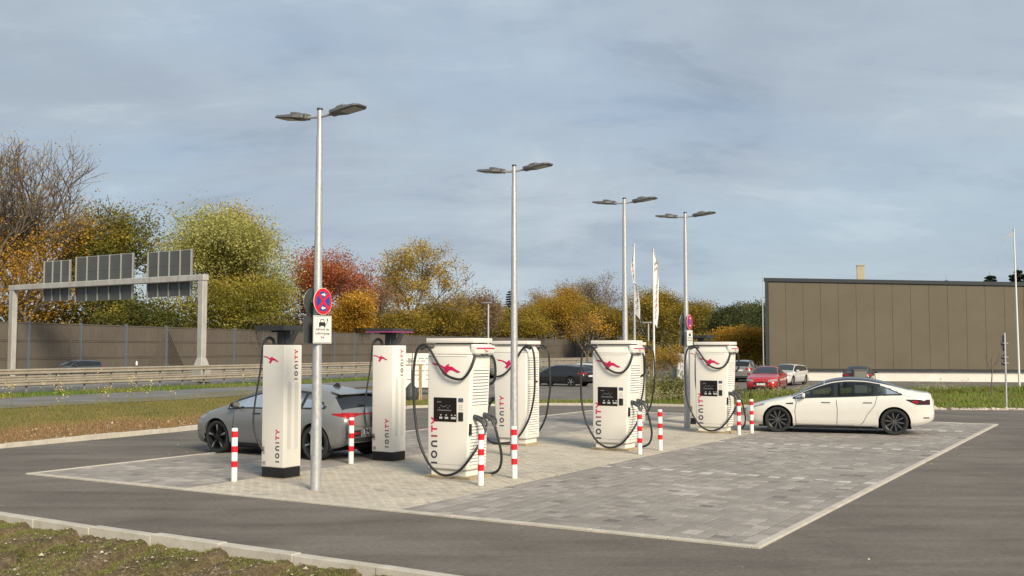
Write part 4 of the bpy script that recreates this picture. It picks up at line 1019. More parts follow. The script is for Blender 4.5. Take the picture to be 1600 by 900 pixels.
# distant lamp posts
for (xx, yy, Yf, l) in ((763, 474, 88, 'slim distant lamp post left of the second lamp pole'), (1013, 505, 96, 'slim distant lamp post between the two white flags')):
    H = ht(yy, Yf) - gz(Yf); rt = thing('street_lamp', l, 'street lamp', (px(xx, Yf), Yf, gz(Yf)), 0, 'distant lamp posts')
    MB().lathe([(0, 0), (.10, 0), (.07, H), (0, H)], 10).build('pole', M_GALV, rt, smooth=40)
    MB().hexa([(-.55, -.16, H), (.35, -.16, H), (.35, .16, H), (-.55, .16, H)], [(-.5, -.12, H + .10), (.3, -.12, H + .14), (.3, .12, H + .14), (-.5, .12, H + .10)]).build('lamp_head', M_LAMP, rt)
# white information board with staked sapling in front
YE = 57.0; x0, x1 = px(612, YE), px(700, YE); z0, z1 = ht(605, YE), ht(552, YE)
rt = thing('billboard', 'white information board on posts behind the nearest big charger', 'board', ((x0 + x1) / 2, YE, gz(YE)), R(4))
w = (x1 - x0) / 2; a, b = z0 - gz(YE), z1 - gz(YE)
MB().box(-w, w, -.03, .03, a, b).build('panel', M_SIGNW, rt)
for x in (-w + .25, w - .25): MB().box(x - .05, x + .05, .035, .13, 0, b).build('post', plain('board_post', (.22, .17, .12), .9, var=.2), rt)
MB().box(-w, w, -.05, .05, a - .10, a - .005).build('lower_rail', M_DGREY, rt)
r_ = random.Random(4)
for row, z in enumerate((b - .28, b - .42, b - .62, b - .95, b - 1.18, b - 1.42)):
    m = MB(); x = -w + .35 + (.15 if row % 2 else 0)
    while x < w - .3:
        L = r_.uniform(.10, .32); m.box(x, x + L, -.034, -.031, z - .03, z + .03); x += L + r_.choice((.06, .08, .3))
    m.build('text_line', M_GREYL, rt)
MB().prism([(-.2, -.16), (.18, 0), (-.2, .16)], (-.42, -.036, b - .42), X_, Z_, (0, .004, 0)).build('mark', M_GREYL, rt)
YF = 50.0; xs = px(643, YF); M_STAKE = plain('timber_stake', (.42, .31, .18), .85, var=.15)
rt = thing('staked_sapling', 'leafless sapling tied between wooden stakes in front of the white board', 'tree', (xs, YF, gz(YF)))
for dx, dy in ((-.75, .2), (.42, -.2), (.45, .35)): MB().tube([(dx, dy, 0), (dx, dy, 1.75)], .04, 8).build('stake', M_STAKE, rt)
MB().tube([(-.8, .1, 1.68), (.55, -.1, 1.72)], .035, 6).build('crossbar', M_STAKE, rt)
MB().tube([(0, 0, 0), (.02, 0, 1.4), (.05, .02, 2.3), (.12, .03, 3.0)], [.035, .03, .018, .008], 6).build('stem', M_BARK, rt)
MB().lathe([(.0, .0), (.30, .0), (.36, .25), (.30, .55), (.12, .78), (.05, .85)], 14).build('watering_bag', plain('watering_bag', (.055, .065, .065), .6, var=.3), rt, smooth=True)
# delineator on the far side of the highway
dl = thing('delineator', 'small white and black roadside delineator post before the noise wall', 'road marker', (px(215, 79), 79, -.1))
MB().hexa([(-.07, -.05, 0), (.07, -.05, 0), (.07, .05, 0), (-.07, .05, 0)], [(-.06, -.04, .85), (.06, -.04, .85), (.06, .04, .85), (-.06, .04, .85)]).build('post', M_BWHITE, dl)
MB().box(-.068, .068, -.048, .048, .855, 1.05).build('black_band', M_BLACK, dl)
MB().lathe([(.075, 1.052), (.085, 1.2), (.05, 1.36), (0, 1.38)], 8).build('cap', M_BWHITE, dl)
# ------------------------------------------------------------------ cars
def paint(name, col, metal=.0, rough=.32):
    t = NT(name); f = t.noise(1.5, t.co('Object'), 5, .6)
    t.set(t.ramp(f, [(.3, tuple(c * .95 for c in col)), (.7, col)]), rough, metal, .5, 1.0); return t.m
def mat_glass(name, col=(.012, .014, .016), rough=.04):
    t = NT(name); t.set(col, rough, 0, .7); return t.m
M_GLASS = mat_glass('tinted_glass'); M_GLASS2 = mat_glass('light_tinted_glass', (.022, .027, .03)); M_RGLASS = mat_glass('roof_glass', (.03, .035, .042), .05)
def mat_clear(name, tint, ior=1.42):
    t = NT(name); tr = t.n.new('ShaderNodeBsdfTransparent'); tr.inputs[0].default_value = (*tint, 1); gl = t.n.new('ShaderNodeBsdfGlossy'); gl.inputs['Roughness'].default_value = .03
    fr = t.n.new('ShaderNodeFresnel'); fr.inputs[0].default_value = ior; mx = t.n.new('ShaderNodeMixShader')
    t.l.new(fr.outputs[0], mx.inputs[0]); t.l.new(tr.outputs[0], mx.inputs[1]); t.l.new(gl.outputs[0], mx.inputs[2]); t.l.new(mx.outputs[0], t.out.inputs[0]); return t.m
M_CLEAR = mat_clear('window_glass', (.52, .56, .56)); M_CLEARD = mat_clear('privacy_glass', (.24, .26, .27), 1.28); M_SEAT = plain('cabin_trim', (.03, .03, .032), .7)
M_TYRE = plain('tyre', (.022, .022, .022), .85, var=.2, scale=20); M_WELL = plain('wheel_well', (.008, .008, .008), .95)
M_RIMD = plain('dark_alloy', (.13, .13, .13), .35, .6, var=.1); M_RIMS = plain('silver_alloy', (.42, .42, .43), .3, .7, var=.05); M_RIMB = plain('black_alloy', (.015, .015, .016), .35, .3)
M_CHR = plain('satin_trim', (.25, .25, .26), .3, .6); M_TAIL = plain('tail_light_red', (.32, .006, .012), .15, var=.15); M_TAILD = plain('tail_light_smoked', (.035, .012, .014), .12)
M_HEAD = plain('headlight_glass', (.28, .29, .30), .12, var=.2, scale=14); M_PLATE = plain('number_plate', (.74, .73, .68), .45, var=.03); M_GAP = plain('panel_gap', (.02, .02, .02), .8)
def interp(tab, x):
    """monotone cubic (PCHIP) through (x, v)"""
    X = [a for a, _ in tab]; V = [b for _, b in tab]
    if x <= X[0]: return V[0]
    if x >= X[-1]: return V[-1]
    n = len(X); h = [X[i + 1] - X[i] for i in range(n - 1)]; d = [(V[i + 1] - V[i]) / h[i] for i in range(n - 1)]
    def slope(i):
        if i == 0: return d[0]
        if i == n - 1: return d[-1]
        if d[i - 1] * d[i] <= 0: return 0.0
        w1, w2 = 2 * h[i] + h[i - 1], h[i] + 2 * h[i - 1]; return (w1 + w2) / (w1 / d[i - 1] + w2 / d[i])
    i = max(k for k in range(n - 1) if X[k] <= x); t = (x - X[i]) / h[i]; m0, m1 = slope(i) * h[i], slope(i + 1) * h[i]
    return (2 * t ** 3 - 3 * t ** 2 + 1) * V[i] + (t ** 3 - 2 * t ** 2 + t) * m0 + (-2 * t ** 3 + 3 * t ** 2) * V[i + 1] + (t ** 3 - t ** 2) * m1
class Car:
    """x runs from the nose (0) to the tail (L); the root sits mid-length on the ground with +x towards the tail"""
    def __init__(s, label, loc, rz, sp, group=None, name='parked_car', detail=2):
        s.sp = sp; s.L = sp['L']; s.rt = thing(name, label, 'car', loc, rz, group); s.d = detail; s.shell()
    def sec(s, x):
        sp = s.sp; top = interp(sp['top'], x); belt = min(interp(sp['belt'], x), top - .02); w = interp(sp['wid'], x); wr = min(interp(sp['roofw'], x), w - .02); dr = interp(sp['drop'], x)
        sill = interp(sp['sill'], x); re = max(belt + .012, top - dr); m = sill + (belt - sill) * .5
        return [(w - .10, sill), (w - .025, sill + .10), (w - .004, m - .02), (w, m + .10 * (belt - sill)), (w - .012, belt - .10 * (belt - sill) - .03), (w - .055, belt), (wr + .012, re), (wr * .86, re + (top - re) * .55), (wr * .45, top - (top - re) * .09), (0, top)]
    def S(s, x, v):
        P = s.sec(x); i = min(int(v), len(P) - 2); t = v - i
        g = lambda k: P[max(0, min(len(P) - 1, k))]
        a, b, c, d = g(i - 1), g(i), g(i + 1), g(i + 2); tau = .5
        if i in (5,): return (b[0] + (c[0] - b[0]) * t, b[1] + (c[1] - b[1]) * t)
        f = lambda k: b[k] + .5 * t * (c[k] - (a[k] if i not in (0, 6) else b[k]) + t * (2 * (a[k] if i not in (0, 6) else b[k]) - 5 * b[k] + 4 * c[k] - (d[k] if i != 4 else c[k]) + t * (3 * (b[k] - c[k]) + (d[k] if i != 4 else c[k]) - (a[k] if i not in (0, 6) else b[k]))))
        return f(0), f(1)
    def shell(s):
        sp = s.sp; L = s.L; xs = set(np.round(np.linspace(0, L, 64), 4))
        for xc in sp['axles']:
            Ra = sp['arch']; xs = {x for x in xs if abs(abs(x - xc) - Ra) > .03}
            xs |= {round(xc + Ra * math.cos(R(a)), 4) for a in range(4, 180, 8)} | {xc - Ra * 1.002, xc + Ra * 1.002}
        xs |= {.015, .04, L - .015, L - .04}
        xs = sorted(xs); vv = [0, .35, .7, 1, 1.4, 1.8, 2.2, 2.6, 3, 3.35, 3.7, 4, 4.35, 4.7, 5, 5.25, 5.5, 5.75, 6, 6.33, 6.66, 7, 7.5, 8, 8.5, 9]
        rows = []; edges = {xc: [] for xc in sp['axles']}
        for x in xs:
            za = None
            for xc in sp['axles']:
                if abs(x - xc) < sp['arch']: za = sp['rw'] + math.sqrt(sp['arch'] ** 2 - (x - xc) ** 2); ax = xc
            v0 = 0.0
            if za is not None:
                lo, hi = 0.0, 5.0
                for _ in range(30):
                    mid = (lo + hi) / 2
                    if s.S(x, mid)[1] < za: lo = mid
                    else: hi = mid
                v0 = lo
            r = []
            for v in vv:
                v2 = v if v >= 5 else v0 + (5 - v0) * v / 5; y, z = s.S(x, v2); r.append((x, y, z))
            rows.append(r)
            if za is not None: edges[ax].append(r[0])
        m = MB(); mir = lambda p: (p[0], -p[1], p[2])
        m.grid(rows); m.grid([[mir(p) for p in r][::-1] for r in rows])
        for r, rev in ((rows[0], False), (rows[-1], True)):            # close nose and tail
            g = [[p, (p[0], 0, p[2]), mir(p)] for p in r]; m.grid(g if rev else [q[::-1] for q in g])
        # wheel-arch returns
        for e in edges.values():
            for sgn in (1, -1):
                a = [(x, y * sgn, z) for x, y, z in e]; b = [(x, (y - .05) * sgn, z) for x, y, z in e]; m.grid([a, b] if sgn > 0 else [b, a])
        off = L / 2; m.v = [(x - off, y, z) for x, y, z in m.v]
        me = m.mesh('body', sp['paint'], smooth=38, fix=True); s.body = add('body', me, s.rt)
        s.bvh = BVHTree.FromPolygons([tuple(v.co) for v in me.vertices], [tuple(p.vertices) for p in me.polygons]); s.off = off
        m = MB(); w = interp(sp['wid'], L / 2); zf = interp(sp['sill'], L / 2)
        a0, a1 = sp['axles']; Ra = sp['arch']; w2 = w - .30
        m.box(.35 - off, L - .55 - off, -w2, w2, zf - .03, .62)
        m.box(a0 + Ra + .01 - off, a1 - Ra - .01 - off, -w + .105, w - .105, zf - .035, .5); m.build('underbody', M_WELL, s.rt)
        for xc in sp['axles']:
            for sgn in (1, -1):
                c = [(xc + (Ra + .004) * math.cos(R(a)) - off, sp['rw'] + (Ra + .004) * math.sin(R(a))) for a in range(-20, 201, 10)]; yw = interp(sp['wid'], xc)
                mm = MB(); mm.grid([[(x, sgn * (yw - .045), z) for x, z in c], [(x, sgn * (yw - .33), z) for x, z in c]]); mm.build('wheel_liner', M_WELL, s.rt)
        for xc in sp['axles']:
            for sgn in (1, -1): s.wheel(xc - off, sgn)
    def wheel(s, x, sgn):
        sp = s.sp; r = sp['rw']; yw = interp(sp['wid'], x + s.off) - .035; y0 = sgn * yw; n = 32; k = r / .33
        root = bpy.data.objects.new('wheel', None); COL.objects.link(root); root.parent = s.rt; root.location = (x, y0, r); root.rotation_euler = (0, random.uniform(0, 1), 0 if sgn > 0 else math.pi)
        # +y is outwards in wheel space
        ri = r * sp.get('rim', .70)
        MB().lathe([(ri, -.21), (r - .012, -.215), (r, -.19), (r, -.03), (r - .012, -.006), (r - .05, .002), (ri + .012, -.004), (ri, -.02)], n, axis='y').build('tyre', M_TYRE, root, smooth=40)
        rim = MB().lathe([(ri, -.02), (ri - .004, -.004), (ri - .018, -.012), (ri - .03, -.05), (ri - .04, -.11), (0, -.11)], n, axis='y').build('rim', sp['rimback'], root, smooth=40)
        m = MB(); ns = sp['spokes']
        for q in range(ns):
            a = 2 * math.pi * q / ns; u = Vector((math.cos(a), 0, math.sin(a))); tn = Vector((-math.sin(a), 0, math.cos(a))); tw = sp.get('twist', 0.)
            h0, h1 = sp['spw']; p0 = u * .045; p1 = u * (ri - .008) + tn * tw * ri
            m.hexa([p0 - tn * h0 + Vector((0, -.05, 0)), p1 - tn * h1 + Vector((0, -.04, 0)), p1 + tn * h1 + Vector((0, -.04, 0)), p0 + tn * h0 + Vector((0, -.05, 0))],
                   [p0 - tn * h0 * .8 + Vector((0, -.018, 0)), p1 - tn * h1 * .8 + Vector((0, -.010, 0)), p1 + tn * h1 * .8 + Vector((0, -.010, 0)), p0 + tn * h0 * .8 + Vector((0, -.018, 0))])
            if sp.get('accent'):
                m.cur = 1; q0 = u * ri * .48 + tn * tw * ri * .48; q1 = p1 * .98
                m.hexa([q0 - tn * .006 + Vector((0, -.02, 0)), q1 - tn * h1 * .75 + Vector((0, -.02, 0)), q1 + tn * .0 + Vector((0, -.02, 0)), q0 + tn * .006 + Vector((0, -.02, 0))],
                       [q0 - tn * .006 + Vector((0, -.012, 0)), q1 - tn * h1 * .75 + Vector((0, -.006, 0)), q1 + tn * .0 + Vector((0, -.006, 0)), q0 + tn * .006 + Vector((0, -.012, 0))]); m.cur = 0
        m.build('spokes', [sp['rimmat'], M_RIMS], rim)
        MB().lathe([(.0, -.01), (.05, -.012), (.058, -.05)], 14, axis='y').build('hub_cap', sp['rimmat'], rim, smooth=40)
    def hit(s, p, d):
        h = s.bvh.ray_cast(Vector(p), Vector(d)); return h[0], h[1]
    def side(s, name, sgn, xs, lo, hi, mat, rows=5, off=.004, parent=None):
        """patch on the flank between curves lo(x), hi(x); x from the nose"""
        g = []
        for x in xs:
            a, b = lo(x), hi(x)
            if b - a < .004: b = a + .004
            col = []
            for j in range(rows + 1):
                z = a + (b - a) * j / rows; h, n = s.hit((x - s.off, sgn * 2, z), (0, -sgn, 0))
                if h is None: h = Vector((x - s.off, sgn * .5, z)); n = Vector((0, sgn, 0))
                if n.y * sgn < 0: n = -n
                col.append(h + n * off)
            g.append(col)
        m = MB(); m.grid(g if sgn < 0 else g[::-1]); return m.build(name, mat, parent or s.rt, smooth=True)
    def end(s, name, tail, ys, lo, hi, mat, rows=4, off=.004, parent=None):
        dx = -1 if tail else 1; x0 = 4 if tail else -4; g = []
        for y in ys:
            a, b = lo(y), hi(y); col = []
            for j in range(rows + 1):
                z = a + (b - a) * j / rows; h, n = s.hit((x0, y, z), (dx, 0, 0))
                if h is None: h = Vector(((s.L / 2 - .02) * (1 if tail else -1), y, z)); n = Vector((-dx, 0, 0))
                if n.x * dx > 0: n = -n
                col.append(h + n * off)
            g.append(col)
        m = MB(); m.grid(g if tail else g[::-1]); return m.build(name, mat, parent or s.rt, smooth=True)
    def topp(s, name, xs, frac, mat, off=.004, v0=6.25):
        """patch across the car over stations xs (windscreen, roof, rear window); v0(x) lower edge as section index"""
        g = []
        for x in xs:
            va = v0(x) if callable(v0) else v0; col = []
            for v in np.linspace(va, 9, 9):
                y, z = s.S(x, v); y2, z2 = s.S(x, min(9, v + .05)); tx = s.S(min(s.L, x + .02), v); t0 = s.S(max(0, x - .02), v)
                n = Vector((.04, tx[0] - t0[0], tx[1] - t0[1])).cross(Vector((0, y2 - y, z2 - z))) if v < 9 else Vector((0, 0, 1))
                n = n.normalized() if n.length > 1e-9 else Vector((0, 0, 1))
                if n.z < 0: n = -n
                col.append(Vector((x - s.off, y, z)) + n * off)
            g.append(col + [Vector((p.x, -p.y, p.z)) for p in col[-2::-1]])
        m = MB(); m.grid(g); return m.build(name, mat, s.rt, smooth=True)
    def line(s, sgn, pts, r=.0065, name='panel_gap', mat=None):
        P = []
        for a, b in zip(pts, pts[1:]):
            for k in range(7):
                x, z = a[0] + (b[0] - a[0]) * k / 7, a[1] + (b[1] - a[1]) * k / 7; h, n = s.hit((x - s.off, sgn * 2, z), (0, -sgn, 0))
                if h is not None: P.append(h + Vector((0, sgn * .0005, 0)))
        if len(P) > 1: MB().tube(P, r, 5).build(name, mat or M_GAP, s.rt)
    def roof_edge(s, x): return s.S(x, 6)[1]
    def windows(s, x0, x1, pillars, glass, trim=M_BLACK, gap=.05, low=.02, top_pad=.035, cut=None):
        sp = s.sp; lo = lambda x: interp(sp['belt'], x) + low; hi = lambda x: min(s.roof_edge(x) - top_pad, interp(cut, x) if cut else 9)
        xs = np.linspace(x0, x1, 40)
        for sgn in (1, -1):
            s.side('window_trim', sgn, xs, lambda x: lo(x) - .015, lambda x: max(lo(x), hi(x) + .012), trim, 6, .002)
            b = [x0 + .05] + [p for p in pillars] + [x1 - .06]
            for i in range(len(b) - 1):
                a_, c_ = b[i] + (gap / 2 if i else 0), b[i + 1] - (gap / 2 if i < len(b) - 2 else 0)
                s.side('side_window', sgn, np.linspace(a_, c_, 16), lo, lambda x: max(lo(x) + .004, hi(x)), glass, 6, .005)
    def open_windows(s, x0, x1, pillars, cut, low=.02, top_pad=.035):
        """cut real openings behind the side glass and furnish the cabin"""
        sp = s.sp; me = s.body.data; bm = bmesh.new(); bm.from_mesh(me); me.materials.append(M_BLACK); dead = []
        lo = lambda x: interp(sp['belt'], x) + low; hi = lambda x: min(s.roof_edge(x) - top_pad, interp(cut, x))
        for f in bm.faces:
            c = f.calc_center_median(); x = c.x + s.off
            if abs(c.y) < .45 or abs(f.normal.y) < .35 or not (x0 < x < x1): continue
            xs_ = [v.co.x + s.off for v in f.verts]; zs_ = [v.co.z for v in f.verts]
            if lo(x) - .012 < c.z < hi(x) + .012: f.material_index = 1
            if all(lo(q) - .03 < z_ < hi(q) + .03 and x0 + .04 < q < x1 - .04 for q, z_ in zip(xs_, zs_)) and min(abs(x - p_) for p_ in pillars) > .05: dead.append(f)
        bmesh.ops.delete(bm, geom=dead, context='FACES_ONLY'); bm.to_mesh(me); bm.free()
        for o in list(s.rt.children):                   # the full trim patch gives way to narrow edges
            if o.name.split('.')[0] == 'window_trim': bpy.data.objects.remove(o)
        for sg in (1, -1):
            xs_ = np.linspace(x0, x1, 40)
            s.side('window_trim', sg, xs_, lambda x: lo(x) - .02, lambda x: lo(x) + .004, M_BLACK, 1, .007)
            s.side('window_trim', sg, xs_, lambda x: max(lo(x), hi(x) - .008), lambda x: max(lo(x) + .004, hi(x) + .014), M_BLACK, 1, .007)
            for p_ in pillars: s.side('pillar_trim', sg, np.linspace(p_ - .04, p_ + .04, 3), lo, lambda x: max(lo(x) + .004, hi(x)), M_BLACK, 4, .0065)
        zf = interp(sp['belt'], 2.3)
        for xx in (1.98, 2.98):
            for yy in (-.36, .36):
                q = MB().hexa([(xx - s.off, yy - .23, .55), (xx + .14 - s.off, yy - .23, .55), (xx + .14 - s.off, yy + .23, .55), (xx - s.off, yy + .23, .55)], [(xx + .20 - s.off, yy - .17, zf + .13), (xx + .30 - s.off, yy - .17, zf + .13), (xx + .30 - s.off, yy + .17, zf + .13), (xx + .20 - s.off, yy + .17, zf + .13)])
                q.box(xx + .22 - s.off, xx + .31 - s.off, yy - .13, yy + .13, zf + .15, zf + .31); q.build('seat', M_SEAT, s.rt, bevel=.02, seg=1)
        MB().box(1.05 - s.off, 1.50 - s.off, -.62, .62, .6, zf - .04).build('dashboard', M_SEAT, s.rt)
        MB().lathe([(.15, -.012), (.18, -.012), (.18, .012), (.15, .012)], 18, (1.66 - s.off, .36, zf + .02), 'x').build('steering_wheel', M_SEAT, s.rt)
    def mirror(s, x, z, mat, cap=None, sz=1.0):
        for sgn in (1, -1):
            h, n = s.hit((x - s.off, sgn * 2, z), (0, -sgn, 0)); y = abs(h.y) if h else .8
            m = MB(); c = Vector((x - s.off, sgn * (y + .14), z + .03))
            m.hexa([c + Vector((-.06 * sz, sgn * -.10, -.06)), c + Vector((.05, sgn * -.10, -.06)), c + Vector((.05, sgn * .09, -.05)), c + Vector((-.03, sgn * .09, -.05))][::sgn],
                   [c + Vector((-.05 * sz, sgn * -.09, .07)), c + Vector((.055, sgn * -.09, .07)), c + Vector((.055, sgn * .10, .06)), c + Vector((-.025, sgn * .10, .055))][::sgn])
            mo = m.build('door_mirror', mat, s.rt, bevel=.025, seg=2, smooth=50, fix=True)
            MB().tube([(x - s.off, sgn * (y - .03), z - .03), (x - s.off, sgn * (y + .08), z)], .025, 6).build('mirror_foot', M_BLACK, mo)
            MB().box(c.x + .053, c.x + .06, min(c.y - .085, c.y + .085), max(c.y - .085, c.y + .085), c.z - .045, c.z + .055).build('mirror_glass', M_BLACK, mo)
    def handle(s, x, z, mat, n=2, dx=1.0):
        for sgn in (1, -1):
            for k in range(n):
                h, nn = s.hit((x + k * dx - s.off, sgn * 2, z + .01 * k), (0, -sgn, 0))
                if h: MB().box(h.x - .11, h.x + .11, min(h.y - .004 * sgn, h.y + .016 * sgn), max(h.y - .004 * sgn, h.y + .016 * sgn), h.z - .012, h.z + .014).build('door_handle', mat, s.rt, bevel=.006, seg=1)
    def plate(s, tail, z, txt=None, w=.26, y=0.0):
        dx = -1 if tail else 1; h, n = s.hit((4 if tail else -4, y, z), (dx, 0, 0)); x = h.x - dx * .012; 
        po = MB().box(x - .006, x + .006, y - w, y + w, z - .056, z + .056).build('number_plate', M_PLATE, s.rt)
        if txt:
            me = text_mesh(txt, .095, M_SIGNK, 'plate_lettering', .0008); ob = add('plate_lettering', me, po)
            ob.matrix_local = face_matrix((x - dx * .0075, y + .02 * (1 if tail else -1), z - .034), (0, 1 if tail else -1, 0), (0, 0, 1))
        m = MB().box(x - .0066, x + .0066, *((y - w + .004, y - w + .044) if tail else (y + w - .044, y + w - .004)), z - .052, z + .052); m.build('plate_band', M_SIGNB, po)
lin = lambda a, b, n: np.linspace(a, b, n)
def tab(L, rows): return [(x, v) for x, v in rows]

# --- white saloon with glass roof, right
P_WHITE = paint('pearl_white_paint', (.72, .70, .645), 0, .25)
SP_A = dict(L=4.69, axles=(.86, 3.735), rw=.335, arch=.385, rim=.74, paint=P_WHITE, rimback=M_RIMB, rimmat=M_RIMD, spokes=10, spw=(.014, .02),
    top=[(0, .60), (.03, .655), (.12, .70), (.35, .77), (.7, .855), (1.05, .925), (1.25, .985), (1.6, 1.165), (1.95, 1.315), (2.3, 1.41), (2.65, 1.443), (3.0, 1.43), (3.35, 1.37), (3.7, 1.275), (4.05, 1.17), (4.3, 1.11), (4.48, 1.085), (4.585, 1.08), (4.61, 1.06), (4.64, .95), (4.67, .84), (4.69, .74)],
    belt=[(0, .53), (.12, .62), (.35, .70), (.7, .79), (1.2, .87), (1.7, .905), (2.4, .935), (3.2, .975), (3.8, 1.01), (4.2, 1.0), (4.5, .97), (4.61, .93), (4.64, .86), (4.69, .66)],
    wid=[(0, .56), (.03, .66), (.12, .765), (.35, .86), (.7, .908), (1.2, .915), (2.3, .925), (3.4, .93), (3.9, .92), (4.25, .88), (4.5, .80), (4.62, .72), (4.67, .66), (4.69, .60)],
    roofw=[(0, .40), (.12, .60), (.5, .72), (1.0, .76), (1.3, .74), (1.8, .64), (2.4, .58), (3.0, .575), (3.6, .60), (4.1, .66), (4.5, .66), (4.69, .55)],
    drop=[(0, .04), (.5, .035), (1.0, .03), (1.3, .05), (1.8, .09), (2.4, .10), (3.2, .09), (3.8, .05), (4.2, .03), (4.69, .03)],
    sill=[(0, .30), (.1, .23), (.5, .19), (1.4, .17), (3.2, .18), (4.2, .24), (4.55, .33), (4.69, .42)])
zA = W(16.23, 3.3); 
ax = Vector((9.66, 26.55, 0)); fx = Vector((6.93, 27.50, 0)); dr_ = (ax - fx).normalized(); nrm_ = Vector((dr_.y, -dr_.x, 0))
# left wheels lie on the line fx-ax; the car's centre line is .89 m further from the camera
mid = fx - dr_ * .86 + dr_ * 4.69 / 2; far = Vector((-nrm_.x, -nrm_.y, 0)); far = far if far.y > 0 else -far
cpos = mid + far * .83 + dr_ * .05
A = Car('white electric saloon with dark wheels and a glass roof, parked on the paving', (cpos.x, cpos.y, .016), math.atan2(dr_.y, dr_.x), SP_A)
A.topp('windscreen', lin(1.20, 2.02, 16), 0, M_GLASS2, .004, lambda x: 6.35)
A.topp('glass_roof', lin(2.04, 4.10, 26), 0, M_RGLASS, .004, lambda x: 6.45 + .3 * max(0, x - 3.6))
CA = [(1.2, 9), (3.0, 1.36), (3.3, 1.265), (3.6, 1.16), (3.9, 1.03)]
A.windows(1.26, 3.92, (2.32, 3.30), M_CLEAR, gap=.07, top_pad=.03, cut=CA)
A.mirror(1.52, .94, P_WHITE)
A.handle(2.08, .80, M_CHR, 2, 1.02)
for sg in (1, -1):
    A.line(sg, [(1.33, .24), (1.30, .55), (1.34, .80), (1.30, .90)]); A.line(sg, [(2.34, .24), (2.36, .60), (2.33, .93)]); A.line(sg, [(3.33, .98), (3.27, .75), (3.08, .50), (2.98, .30), (2.9, .24)])
    A.line(sg, [(1.33, .235), (2.0, .225), (2.9, .235)], .004); A.line(sg, [(3.55, 1.10), (3.95, 1.0), (4.2, .97)], .003)
    A.side('side_marker', sg, lin(1.08, 1.26, 6), lambda x: .745 + .0 * x, lambda x: .785 - .18 * (1.26 - x) * .4, M_BLACK, 2, .006)
    A.side('tail_lamp', sg, lin(4.02, 4.585, 14), lambda x: .775 + .115 * max(0, (4.26 - x) / .24), lambda x: .905, M_TAILD, 4, .006)
    A.side('tail_lamp_glow', sg, lin(4.16, 4.30, 6), lambda x: .80 + .05 * max(0, (4.26 - x) / .1), lambda x: .875, M_TAIL, 2, .009)
    A.side('head_lamp', sg, lin(.10, .52, 10), lambda x: .60 + .26 * (x - .10), lambda x: .625 + .33 * (x - .10), M_HEAD, 3, .005)
    A.side('sill_trim', sg, lin(1.30, 3.30, 12), lambda x: .18, lambda x: .212, M_BLACK, 2, .006)
    A.side('reflector', sg, lin(4.42, 4.56, 5), lambda x: .435, lambda x: .462, M_TAILD, 2, .005)
A.end('rear_valance', True, lin(-.58, .58, 13), lambda y: .34 + .05 * abs(y), lambda y: .45, M_BLACK, 3, .006)
A.end('boot_gap', True, lin(-.62, .62, 13), lambda y: .715, lambda y: .722, M_GAP, 1, .004)
A.plate(True, .82)
A.open_windows(1.26, 3.92, (2.32, 3.30), CA, top_pad=.03)
A.topp('boot_lid_gap', lin(4.12, 4.13, 2), 0, M_GAP, .005, lambda x: 6.6)
MB().box(-.24, .24, -.20, .22, 0, .27).box(-.26, .26, -.22, .24, .271, .30) if False else None

# --- grey hatchback, left, plugged in
P_GREY = paint('matt_grey_paint', (.205, .208, .208), .2, .34)
SP_B = dict(L=4.32, axles=(.80, 3.567), rw=.345, arch=.395, rim=.76, paint=P_GREY, rimback=M_RIMB, rimmat=M_RIMB, spokes=5, spw=(.03, .055), twist=.35, accent=True,
    top=[(0, .64), (.03, .72), (.12, .79), (.35, .88), (.65, .955), (.95, 1.03), (1.2, 1.15), (1.55, 1.29), (1.9, 1.395), (2.3, 1.455), (2.7, 1.465), (3.2, 1.435), (3.55, 1.385), (3.80, 1.325), (3.88, 1.29), (3.99, 1.17), (4.12, 1.05), (4.20, 1.0), (4.28, .95), (4.32, .88)],
    belt=[(0, .56), (.12, .69), (.35, .78), (.7, .86), (1.2, .93), (1.8, .965), (2.6, .975), (3.3, 1.0), (3.8, 1.01), (4.1, .96), (4.32, .83)],
    wid=[(0, .58), (.03, .68), (.12, .79), (.35, .865), (.7, .895), (1.3, .90), (2.4, .905), (3.5, .905), (3.9, .885), (4.15, .84), (4.28, .78), (4.32, .72)],
    roofw=[(0, .44), (.12, .62), (.5, .72), (.9, .76), (1.2, .74), (1.7, .65), (2.3, .60), (3.2, .59), (3.8, .585), (4.0, .64), (4.2, .72), (4.32, .62)],
    drop=[(0, .04), (.5, .04), (.9, .04), (1.2, .06), (1.7, .10), (2.4, .11), (3.4, .10), (3.9, .08), (4.1, .05), (4.32, .03)],
    sill=[(0, .26), (.1, .22), (.5, .19), (1.3, .19), (3.1, .20), (3.9, .24), (4.2, .30), (4.32, .36)])
rear_w = Vector((-3.94, 20.65, 0)); tdir = Vector((-math.cos(R(32.5)), math.sin(R(32.5)), 0)); dB = -tdir      # dB points nose -> tail
near_n = Vector((dB.y, -dB.x, 0)); near_n = near_n if near_n.y < 0 else -near_n
mid = rear_w - dB * 3.567 + dB * (4.32 / 2 + .12) - near_n * .80
B = Car('grey electric hatchback plugged in behind the slim charging posts', (mid.x, mid.y, .012), math.atan2(dB.y, dB.x), SP_B)
B.topp('windscreen', lin(.98, 1.86, 14), 0, M_GLASS, .004, lambda x: 6.35)
B.topp('rear_window', lin(3.86, 4.15, 8), 0, M_GLASS, .005, lambda x: 6.2)
CB = [(1, 9), (3.0, 1.36), (3.3, 1.28), (3.6, 1.15), (3.8, 1.03)]
B.windows(1.10, 3.80, (2.2, 3.18), M_CLEARD, gap=.06, cut=CB)
B.mirror(1.42, 1.0, M_BLACK)
B.handle(2.0, .87, M_BLACK, 2, .98)
